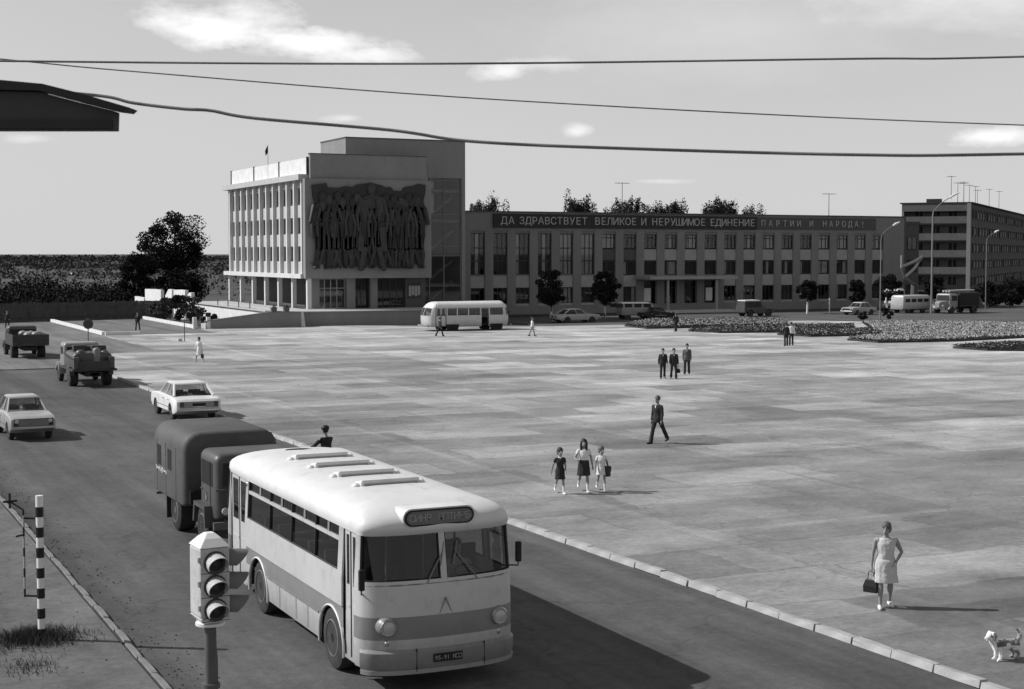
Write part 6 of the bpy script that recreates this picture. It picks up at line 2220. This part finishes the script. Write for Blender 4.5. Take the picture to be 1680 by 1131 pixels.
def person(label, x, y, face, h=1.62, sex='m', legs=((14, 6), (-12, 14)), arms=((-12, 7, 12, 0), (12, 7, 18, 0)), outfit='suit', top='c_dark', low='c_dark', hair='hair',
           shoes='shoe', vox=.016, turn=0, hem=.46, sleeve='long', long_hair=False, z=0.0, sit=False, group=None, lean=0, face_bits=False, socks=None, hat=None, collar=None, splay=3, childlike=False, fat=1.0):
    """face = world heading in degrees clockwise from +Y"""
    dx, dy = math.sin(R(face)), math.cos(R(face))
    t = thing('person', label, 'person', (x, y, z), math.atan2(dx, -dy), group)
    s = h / 1.72
    fem = sex == 'f'
    hs = 1.1 if not childlike else 1.34
    bw = (0.92 if fem else 1.0) * (1.05 if childlike else 1.0) * fat
    sh_w = (.165 if fem else .19) * fat
    J = {}
    hip0 = 0.0
    for side, (p, k) in zip((-1, 1), legs):
        hp = Vector((side * .088, 0, hip0))
        sp = math.sin(R(splay)) * side
        th = Vector((sp, -math.sin(R(p)), -math.cos(R(p)))).normalized() * .43
        kn = hp + th
        shn = Vector((sp * .5, -math.sin(R(p - k)), -math.cos(R(p - k)))).normalized() * .42
        an = kn + shn
        ff = R(min(10, p - k) * .6) if not sit else 0
        toe = an + Vector((side * .03, -.17 * math.cos(ff), -.055 - .10 * math.sin(-ff) if p - k < -8 else -.055))
        heel = an + Vector((0, .055, -.05))
        J[side] = dict(hp=hp, kn=kn, an=an, toe=toe, heel=heel)
    lowest = min(min(J[q]['toe'].z, J[q]['heel'].z) for q in J) - .028
    base = -lowest
    if sit:
        base = sit
    for q in J:
        for n_ in J[q]:
            J[q][n_] = (J[q][n_] + Vector((0, 0, base)))
    Z = base
    ln = R(lean)

    def T(p):                                             # torso leans about the hips
        p = Vector(p)
        return Vector((p.x, p.y * math.cos(ln) - p.z * math.sin(ln), p.z * math.cos(ln) + p.y * math.sin(ln) + Z))
    A = {}
    for side, (p, ab, el, inn) in zip((-1, 1), arms):
        so = T((side * sh_w, .0, .445))
        u = Vector((side * math.sin(R(ab)), -math.sin(R(p)), -math.cos(R(p)))).normalized()
        eb = so + u * .285
        f_ = Vector((side * (math.sin(R(ab)) * .5) - side * math.sin(R(inn)), -math.sin(R(p + el)), -math.cos(R(p + el)))).normalized()
        wr = eb + f_ * .245
        A[side] = dict(so=so, eb=eb, wr=wr, f=f_)
    tor = [(-.10, .118, .10, 0), (-.03, .16 * bw, .112, .005), (.04, .168 * bw, .116, .008), (.13, (.130 if fem else .15) * fat, .098 * fat, 0), (.20, (.125 if fem else .15) * fat, .096 * fat, -.005), (.31, .152 * bw, .112, -.012), (.40, .166 * bw, .106, -.004), (.46, .148 * bw, .088, .008), (.50, .098, .068, .012), (.53, .058, .055, .012)]

    def torso_rings(off, z0=-1, z1=2, flare=0.0):
        out = []
        for z_, rx, ry, yo in tor:
            if z0 <= z_ <= z1:
                c = T((0, yo, z_))
                out.append(ring(c, rx + off + flare * max(0, .15 - z_), ry + off + flare * max(0, .15 - z_) * .7))
        return out
    up = T((0, .0, 1)) - T((0, 0, 0))
    # ---- body: one continuous skin
    b = MB()
    b.loft(torso_rings(0))
    nk0, nk1 = T((0, .012, .5)), T((0, .0, .64))
    b.path([nk0, nk1], [.058, .05], 10)
    hc = T((0, -.012, .685 + (.03 if childlike else 0)))
    tr = R(turn)
    HR = Matrix.Translation(hc) @ Matrix.Rotation(tr, 4, 'Z') @ Matrix.Scale(hs, 4)
    b.X = HR
    b.ell((0, .01, .02), (.075, .093, .105), 14, 10)
    b.ell((0, -.02, -.055), (.056, .068, .062), 12, 8)
    b.path([(0, -.09, .02), (0, -.108, -.02)], [.011, .017], 6, caps_round=True)
    for sx in (-1, 1):
        b.ell((sx * .077, .012, -.005), (.012, .022, .032), 8, 6)
    b.X = None
    for side in (-1, 1):
        a = A[side]
        b.path([a['so'], a['so'].lerp(a['eb'], .5), a['eb'], a['eb'].lerp(a['wr'], .4), a['wr']], [.052 * bw, .044 * bw, .036, .035, .025], 10, caps_round=True)
        f_ = a['f']
        sdv = Vector((0, -1, 0)) - f_ * Vector((0, -1, 0)).dot(f_)
        sdv = sdv.normalized() if sdv.length > .1 else Vector((1, 0, 0))
        nrm = f_.cross(sdv)
        pal = a['wr'] + f_ * .045
        b.path([a['wr'], a['wr'] + f_ * .04 + sdv * .012, a['wr'] + f_ * .085], [.024, .032, .03], 8, caps_round=True)
        for q, (o_, l_) in enumerate(((.027, .07), (.009, .08), (-.009, .075), (-.026, .058))):
            r0 = a['wr'] + f_ * .085 + sdv * o_
            inw = Vector((-side, 0, 0)) * .02
            b.path([r0, r0 + f_ * l_ * .5 + inw * .3, r0 + f_ * l_ * .85 + inw], [.0095, .0088, .0075], 6, caps_round=True)
        r0 = a['wr'] + f_ * .03 + sdv * .025
        b.path([r0, r0 + f_ * .03 + sdv * .022, r0 + f_ * .065 + sdv * .022], [.012, .0105, .009], 6, caps_round=True)
    tk = (1.0 if not childlike else .9) * (fat ** .6)
    for side in (-1, 1):
        j = J[side]
        b.path([j['hp'] + Vector((0, 0, .02)), j['hp'].lerp(j['kn'], .45), j['kn'], j['kn'].lerp(j['an'], .3), j['kn'].lerp(j['an'], .75), j['an']], [.086 * tk, .074 * tk, .052 * tk, .055 * tk, .038, .034], 12, caps_round=True)
        b.path([j['heel'], j['an'].lerp(j['toe'], .45) + Vector((0, 0, -.012)), j['toe']], [.036, .040, .026], 8, caps_round=True)
    b.v = [tuple(Vector(p) * s) for p in b.v]
    bake_remesh(b, 'body', M['skin'], t, vox * .8)

    def part(mb, nm, m_, vx=None, sm=1, wr=True):
        mb.v = [tuple(Vector(p) * s) for p in mb.v]
        return bake_remesh(mb, nm, M[m_], t, vx or vox, sm, .02 if nm != 'hair' else .012)
    # ---- hair
    b = MB()
    b.X = HR
    b.ell((0, .022, .042), (.09, .103, .102), 14, 9)
    if fem and not long_hair:
        b.ell((0, .05, .0), (.092, .085, .1), 12, 8)
    if long_hair:
        for sx in (-1, 1):
            b.path([(sx * .06, -.0, .06), (sx * .085, .0, -.06), (sx * .075, -.03, -.2), (sx * .05, -.055, -.30)], [.04, .035, .035, .012], 8, caps_round=True)
        b.path([(0, .06, .05), (0, .08, -.1), (0, .09, -.3)], [.08, .09, .06], 10, caps_round=True)
    b.X = None
    part(b, 'hair', hair, vox * .9)
    if hat:
        b = MB()
        b.X = HR
        b.lathe([(.045, .108), (.075, .115), (.125, .1), (.155, .06), (.16, .01)], (0, .015, 0), 'z', 14)
        b.ell((0, -.09, .062), (.07, .06, .012), 10, 5)
        b.X = None
        b.v = [tuple(Vector(p) * s) for p in b.v]
        b.obj('cap', M[hat], t, smooth=50)
    if face_bits:
        b = MB()
        b.X = HR
        for sx in (-1, 1):
            b.ell((sx * .03, -.077, .018), (.012, .008, .007), 8, 5)
            b.ell((sx * .031, -.079, .04), (.02, .008, .005), 8, 5)
        b.X = None
        b.v = [tuple(Vector(p) * s) for p in b.v]
        b.obj('eyes', M['hair'], t, smooth=60)
        b = MB()
        b.X = HR
        b.ell((0, -.083, -.062), (.022, .008, .007), 8, 5)
        b.X = None
        b.v = [tuple(Vector(p) * s) for p in b.v]
        b.obj('mouth', M['c_grey'], t, smooth=60)
    # ---- clothes
    if outfit in ('suit', 'coat', 'shirt'):
        b = MB()
        b.loft(torso_rings(.02, -.11 if outfit != 'shirt' else -.04, .51, .12 if outfit != 'shirt' else 0))
        if outfit == 'coat':
            c0_, c1_, c2_ = T((0, .0, -.02)), Vector((0, .0, Z - .2)), Vector((0, .01, Z - .38))
            b.loft([ring(c0_, .19, .14), ring(c1_, .2, .165), ring(c2_, .205, .18)])
        elif outfit == 'suit':
            b.loft([ring(T((0, .004, .0)), .185, .135), ring(T((0, .01, -.14)), .19, .142)])
        for side in (-1, 1):
            a = A[side]
            e = a['wr'] if sleeve == 'long' else a['so'].lerp(a['eb'], .75)
            if sleeve == 'long':
                b.path([a['so'] + Vector((-side * .02, 0, .0)), a['eb'], a['wr'] + a['f'] * -.01], [.068, .056, .045], 10, caps_round=False)
            else:
                b.path([a['so'] + Vector((-side * .02, 0, .0)), e], [.066, .062], 10)
            b.ell(a['so'] + Vector((-side * .012, 0, -.005)), (.06, .064, .058), 10, 7)
        part(b, 'jacket' if outfit != 'shirt' else 'shirt', top)
        if outfit != 'shirt' and not fem:
            b = MB()
            b.slab([T((-.03, -.122, .48)), T((.03, -.122, .48)), T((.0, -.128, .34))], .012)
            b.v = [tuple(Vector(p) * s) for p in b.v]
            b.obj('shirt_front', M['c_white'], t)
        if outfit != 'coat' or not fem:
            b = MB()
            b.loft([ring((0, .005, Z + .12), .15, .11), ring((0, .006, Z + .0), .172, .128), ring((0, .0, Z - .09), .14, .11)])
            for side in (-1, 1):
                j = J[side]
                b.path([j['hp'] + Vector((0, 0, .02)), j['hp'].lerp(j['kn'], .5), j['kn'], j['kn'].lerp(j['an'], .55), j['an'] + Vector((0, 0, -.02))], [.1, .088, .07, .07, .078], 12)
            part(b, 'trousers', low)
    elif outfit in ('dress', 'skirt'):
        b = MB()
        z0 = -.11 if outfit == 'dress' else .1
        b.loft(torso_rings(.014, z0, .51))
        if outfit == 'dress':
            fx = (J[-1]['kn'].x + J[1]['kn'].x) / 2
            b.loft([ring(T((0, .003, .06)), .168 * fat, .122 * fat), ring(T((0, .006, 0)), .186 * fat, .14 * fat), ring((0, -.005, Z - .18), .192 * fat, .165), ring((0, -.005, Z - hem), .218 * fat, .19)])
        for side in (-1, 1):
            a = A[side]
            b.ell(a['so'] + Vector((-side * .012, 0, 0)), (.058, .06, .056), 10, 7)
            if sleeve == 'short':
                b.path([a['so'], a['so'].lerp(a['eb'], .5)], [.06, .056], 10)
            elif sleeve == 'long':
                b.path([a['so'], a['eb'], a['wr'] + a['f'] * -.02], [.06, .05, .042], 10)
        part(b, 'dress' if outfit == 'dress' else 'blouse', top)
        if outfit == 'skirt':
            b = MB()
            b.loft([ring(T((0, 0, .17)), .132, .105), ring(T((0, .006, .03)), .183, .135), ring((0, 0, Z - .15), .2, .17), ring((0, 0, Z - hem), .225, .2)])
            part(b, 'skirt', low)
    if collar:
        b = MB()
        b.loft([ring(T((0, 0, .46)), .13, .095), ring(T((0, .01, .52)), .075, .07)])
        b.v = [tuple(Vector(p) * s) for p in b.v]
        b.obj('collar', M[collar], t, smooth=60)
    for side in (-1, 1):
        j = J[side]
        if socks:
            c = MB()
            c.path([j['kn'].lerp(j['an'], .45), j['an']], [.048, .042], 10)
            c.v = [tuple(Vector(p) * s) for p in c.v]
            c.obj('sock', M[socks], t, smooth=60)
        b = MB()
        b.path([j['heel'], j['heel'].lerp(j['toe'], .5) + Vector((0, 0, .012)), j['toe']], [.042, .046, .032], 10, caps_round=True)
        b.v = [tuple(Vector(p) * s) for p in b.v]
        b.obj('shoe', M[shoes], t, smooth=60)
    return t, A, s


def hand_world(t, A, side, s, d=.09):
    p = (A[side]['wr'] + A[side]['f'] * d) * s
    c, q = math.cos(t.rotation_euler.z), math.sin(t.rotation_euler.z)
    return (t.location.x + p.x * c - p.y * q, t.location.y + p.x * q + p.y * c, t.location.z + p.z)


def bag(label, loc, rz, w, h, d, m_='leather', name='handbag', handle=.16):
    t = thing(name, label, 'bag', loc, rz)
    MB().loft([[(-w * .5, -d / 2, -handle - h), (w * .5, -d / 2, -handle - h), (w * .5, d / 2, -handle - h), (-w * .5, d / 2, -handle - h)], [(-w * .52, -d / 2, -handle - h * .5), (w * .52, -d / 2, -handle - h * .5), (w * .52, d / 2, -handle - h * .5), (-w * .52, d / 2, -handle - h * .5)],
               [(-w * .38, -d * .2, -handle), (w * .38, -d * .2, -handle), (w * .38, d * .2, -handle), (-w * .38, d * .2, -handle)]]).obj('bag_body', M[m_], t, bevel=.012)
    MB().path([(-w * .25, 0, -handle - .02), (-w * .18, 0, -.03), (0, 0, .0), (w * .18, 0, -.03), (w * .25, 0, -handle - .02)], .009, 6).obj('handle', M[m_], t, smooth=60)
    MB().bb(-.02, .02, -d * .22 - .006, -d * .22 + .004, -handle - .03, -handle - .008).obj('clasp', M['rim'], t)
    return t


# woman with a handbag, foreground right
t, A, s = person('woman in a pale sleeveless dress and white shoes carrying a dark handbag', 18.1, 22.1, 208, 1.56, 'f', ((9, 3), (-7, 10)), ((-4, 12, 8, 0), (-14, 32, 52, 62)), 'dress', 'c_dress', 'c_dress', 'hair_lt', 'shoe_w', .011, -22, .40, 'none', face_bits=True, fat=1.2)
hw_ = hand_world(t, A, -1, s, .10)
bag('dark handbag hanging from the hand of the woman in the pale dress', hw_, R(115), .27, .24, .1)
# three girls
t, A, s = person('schoolgirl in a dark dress with white collar, left of the three', 18.8, 36.55, 197, 1.2, 'f', ((-14, 30), (12, 4)), ((-14, 24, 8, 0), (0, 10, 40, 10)), 'dress', 'c_dark', 'c_dark', 'hair', 'shoe_w', .012, 10, .34, 'short', childlike=True, collar='c_white', socks='c_white', group='three girls walking together')
t, A, s = person('taller girl with long dark hair, white blouse and dark skirt in the middle', 19.5, 36.5, 203, 1.45, 'f', ((-16, 34), (12, 3)), ((14, 30, 70, 30), (-6, 18, 6, 0)), 'skirt', 'c_white', 'c_dark', 'hair', 'shoe_w', .012, 0, .36, 'short', long_hair=True, socks='c_white', group='three girls walking together')
t, A, s = person('small girl in a white dress with a dark satchel, right of the three', 20.05, 36.5, 200, 1.18, 'f', ((-14, 30), (12, 4)), ((4, 16, 20, 0), (-6, 18, 30, 10)), 'dress', 'c_white', 'c_white', 'hair_lt', 'shoe_w', .012, 20, .26, 'short', childlike=True, socks='c_white', group='three girls walking together')
st_ = thing('satchel', 'dark satchel on the hip of the small girl in the white dress', 'bag', (20.19, 36.40, .6), R(20))
MB().bb(-.08, .08, -.06, .06, -.2, .1).obj('bag_body', M['leather'], st_, bevel=.03)
MB().bb(-.07, .07, -.075, -.062, -.06, .09).obj('flap', M['leather'], st_, bevel=.004)
MB().path([(-.05, -.02, .11), (-.08, .0, .30), (-.02, .06, .28), (.05, .02, .11)], .012, 5).obj('strap', M['leather'], st_)
# man walking
person('man in a dark suit striding alone across the middle of the square', 26.85, 44.9, 246, 1.64, 'm', ((16, 2), (-27, 8)), ((-6, 8, 14, 0), (6, 9, 14, 0)), 'suit', 'c_dark', 'c_dark', 'hair_lt', 'shoe', .013, 0, face_bits=True, splay=4)
# group of three
person('person in a dark coat, left of the pair before the man in grey', 41.24, 68.45, 205, 1.55, 'm', ((12, 4), (-12, 12)), outfit='suit', top='c_dark', low='c_dark', shoes='shoe', vox=.018, sleeve='long')
t, A, s = person('person in a dark coat with a bag, beside the man in the grey jacket', 41.6, 67.95, 205, 1.58, 'm', ((-12, 12), (12, 4)), ((10, 8, 8, 0), (-6, 8, 8, 0)), outfit='suit', top='c_dark', low='c_dark', shoes='shoe', vox=.018, sleeve='long')
bag('dark bag carried by the second person in a dark coat', hand_world(t, A, 1, s), R(100), .26, .22, .1)
person('man in a dark grey jacket standing at the right of the group of three', 43.9, 70.35, 215, 1.62, 'm', ((3, 0), (-3, 2)), ((-6, 5, 8, 0), (4, 5, 8, 0)), outfit='suit', top='c_grey', low='c_dark', vox=.018)
# couple by the beds
person('man in dark clothes standing with the white shirted man by the flower beds', 63.6, 88.8, 20, 1.62, 'm', ((9, 2), (-9, 4)), outfit='suit', vox=.02)
person('man in a white shirt and dark trousers by the flower beds', 64.4, 89.3, 28, 1.64, 'm', ((6, 2), (-8, 4)), outfit='shirt', top='c_white', low='c_dark', sleeve='long', vox=.02)
# far strollers
person('lone dark figure walking before the nearest flower bed end', 67.2, 109.5, 10, 1.55, 'm', ((10, 2), (-12, 6)), outfit='suit', vox=.022)
person('dark figure walking past the rear of the far rounded bus', 46.5, 111.2, 80, 1.5, 'm', ((18, 2), (-20, 12)), outfit='suit', vox=.022)
person('figure in a white top and pale trousers crossing beyond the bus front', 53.1, 108.1, 110, 1.5, 'm', ((16, 2), (-16, 10)), outfit='shirt', top='c_white', low='c_mid', hair='hair_lt', vox=.022)
t, A, s = person('woman in pale dress and dark jacket with a bag near the road edge', 22.3, 91.0, 230, 1.5, 'f', ((16, 4), (-14, 16)), ((12, 8, 10, 0), (-10, 10, 8, 0)), outfit='dress', top='c_white', low='c_white', shoes='shoe_w', vox=.02, sleeve='long', hem=.44)
bag('dark bag in the hand of the woman near the road edge', hand_world(t, A, 1, s), R(60), .28, .26, .12)
person('dark figure standing in the yard between the white kerb walls', 26.9, 131.2, 205, 1.5, 'm', ((4, 0), (-4, 2)), outfit='suit', splay=8, vox=.022)
person('dark figure by the fence above the open lorry', 17.4, 140.5, 200, 1.5, 'm', ((10, 2), (-10, 6)), outfit='suit', vox=.022)
person('dark figure by the fence at the left picture edge', 16.4, 140.9, 200, 1.5, 'm', ((8, 2), (-10, 6)), outfit='suit', vox=.022)
# rider and driver
person('motorcycle rider in dark clothes and helmet by the kerb', 14.08, 42.23, -14, 1.66, 'm', ((62, 88), (62, 88)), ((46, 14, 18, 6), (46, 14, 18, 6)), outfit='suit', vox=.014, sit=.80, lean=8, z=RZ, splay=14, hat='black')
person('driver in a pale shirt sitting at the wheel of the city bus', 9.545, 22.18, 180, 1.68, 'm', ((78, 80), (78, 80)), ((38, 12, 40, 10), (38, 12, 40, 10)), outfit='shirt', top='c_mid', low='c_dark', sleeve='long', vox=.016, sit=1.27, z=RZ)

# ================================================================== DOG at the right edge
dog = thing('dog', 'small shaggy white and dark dog standing at the right edge by the kerb', 'dog', (17.52, 18.4, 0), R(-92))
b = MB()
# facing -Y; withers about 0.3 m
b.path([(0, -.2, .255), (0, -.13, .25), (0, 0, .245), (0, .12, .25), (0, .2, .26)], [.075, .095, .085, .082, .06], 12, caps_round=True)
b.path([(0, -.2, .27), (0, -.27, .335), (0, -.29, .39)], [.07, .06, .06], 10, caps_round=True)
b.ell((0, -.315, .42), (.068, .075, .064), 12, 8)
b.path([(0, -.35, .405), (0, -.405, .385)], [.042, .028], 8, caps_round=True)
b.ell((0, -.41, .395), (.014, .012, .012), 6, 5)
for sx in (-1, 1):
    b.path([(sx * .05, -.30, .465), (sx * .085, -.3, .43), (sx * .088, -.31, .37)], [.024, .03, .018], 7, caps_round=True)
    b.path([(sx * .055, -.17, .24), (sx * .058, -.155, .15), (sx * .056, -.165, .06), (sx * .056, -.175, .022)], [.05, .032, .026, .026], 9, caps_round=True)
    b.ell((sx * .056, -.195, .02), (.03, .042, .02), 8, 5)
    b.path([(sx * .06, .15, .25), (sx * .066, .12, .17), (sx * .062, .20, .095), (sx * .062, .185, .022)], [.062, .046, .026, .024], 9, caps_round=True)
    b.ell((sx * .062, .165, .02), (.028, .04, .02), 8, 5)
b.path([(0, .22, .28), (0, .28, .36), (0, .25, .45), (0, .19, .48)], [.03, .036, .034, .016], 8, caps_round=True)
o = bake_remesh(b, 'body', M['fur_d'], dog, .009)
o.data.materials.append(M['fur_w'])
o.data.materials.append(M['fur_g'])
for p in o.data.polygons:
    c = p.center
    m_ = 0
    if c.z > .445 and c.y < -.24 and abs(c.x) < .07:
        m_ = 1
    elif c.y < -.36 or (c.y < -.15 and c.z < .40 and abs(c.x) < .06 and c.y < -.2):
        m_ = 1
    elif c.z < .17:
        m_ = 1 if c.y < 0 else 2
    elif abs(c.x) > .07 and c.y < -.25:
        m_ = 0
    elif c.y > .24 and c.z > .38:
        m_ = 1
    elif math.sin(c.y * 31) + math.sin(c.x * 47 + 1) > .35:
        m_ = 2
    elif c.z < .24 or math.sin(c.y * 23 + 2) * math.sin(c.z * 31) > .45:
        m_ = 1
    p.material_index = m_
b = MB()
rn = random.Random(33)
for i in range(1500):                                      # shaggy tufts
    p = o.data.polygons[rn.randrange(len(o.data.polygons))]
    if p.material_index != 1 and rn.random() < .4:
        continue
    c, n_ = p.center, p.normal
    d_ = (n_ * .5 + Vector((0, .35, -.8))).normalized()
    sd_ = d_.cross(n_)
    sd_ = sd_.normalized() * .005 if sd_.length > .01 else Vector((.005, 0, 0))
    b.m = p.material_index
    b.add([c - sd_, c + sd_, c + d_ * rn.uniform(.015, .035) + n_ * .008], [(0, 1, 2)])
tag(b.obj('coat', [M['fur_d'], M['fur_w'], M['fur_g']], dog, recalc=False), kind='stuff')
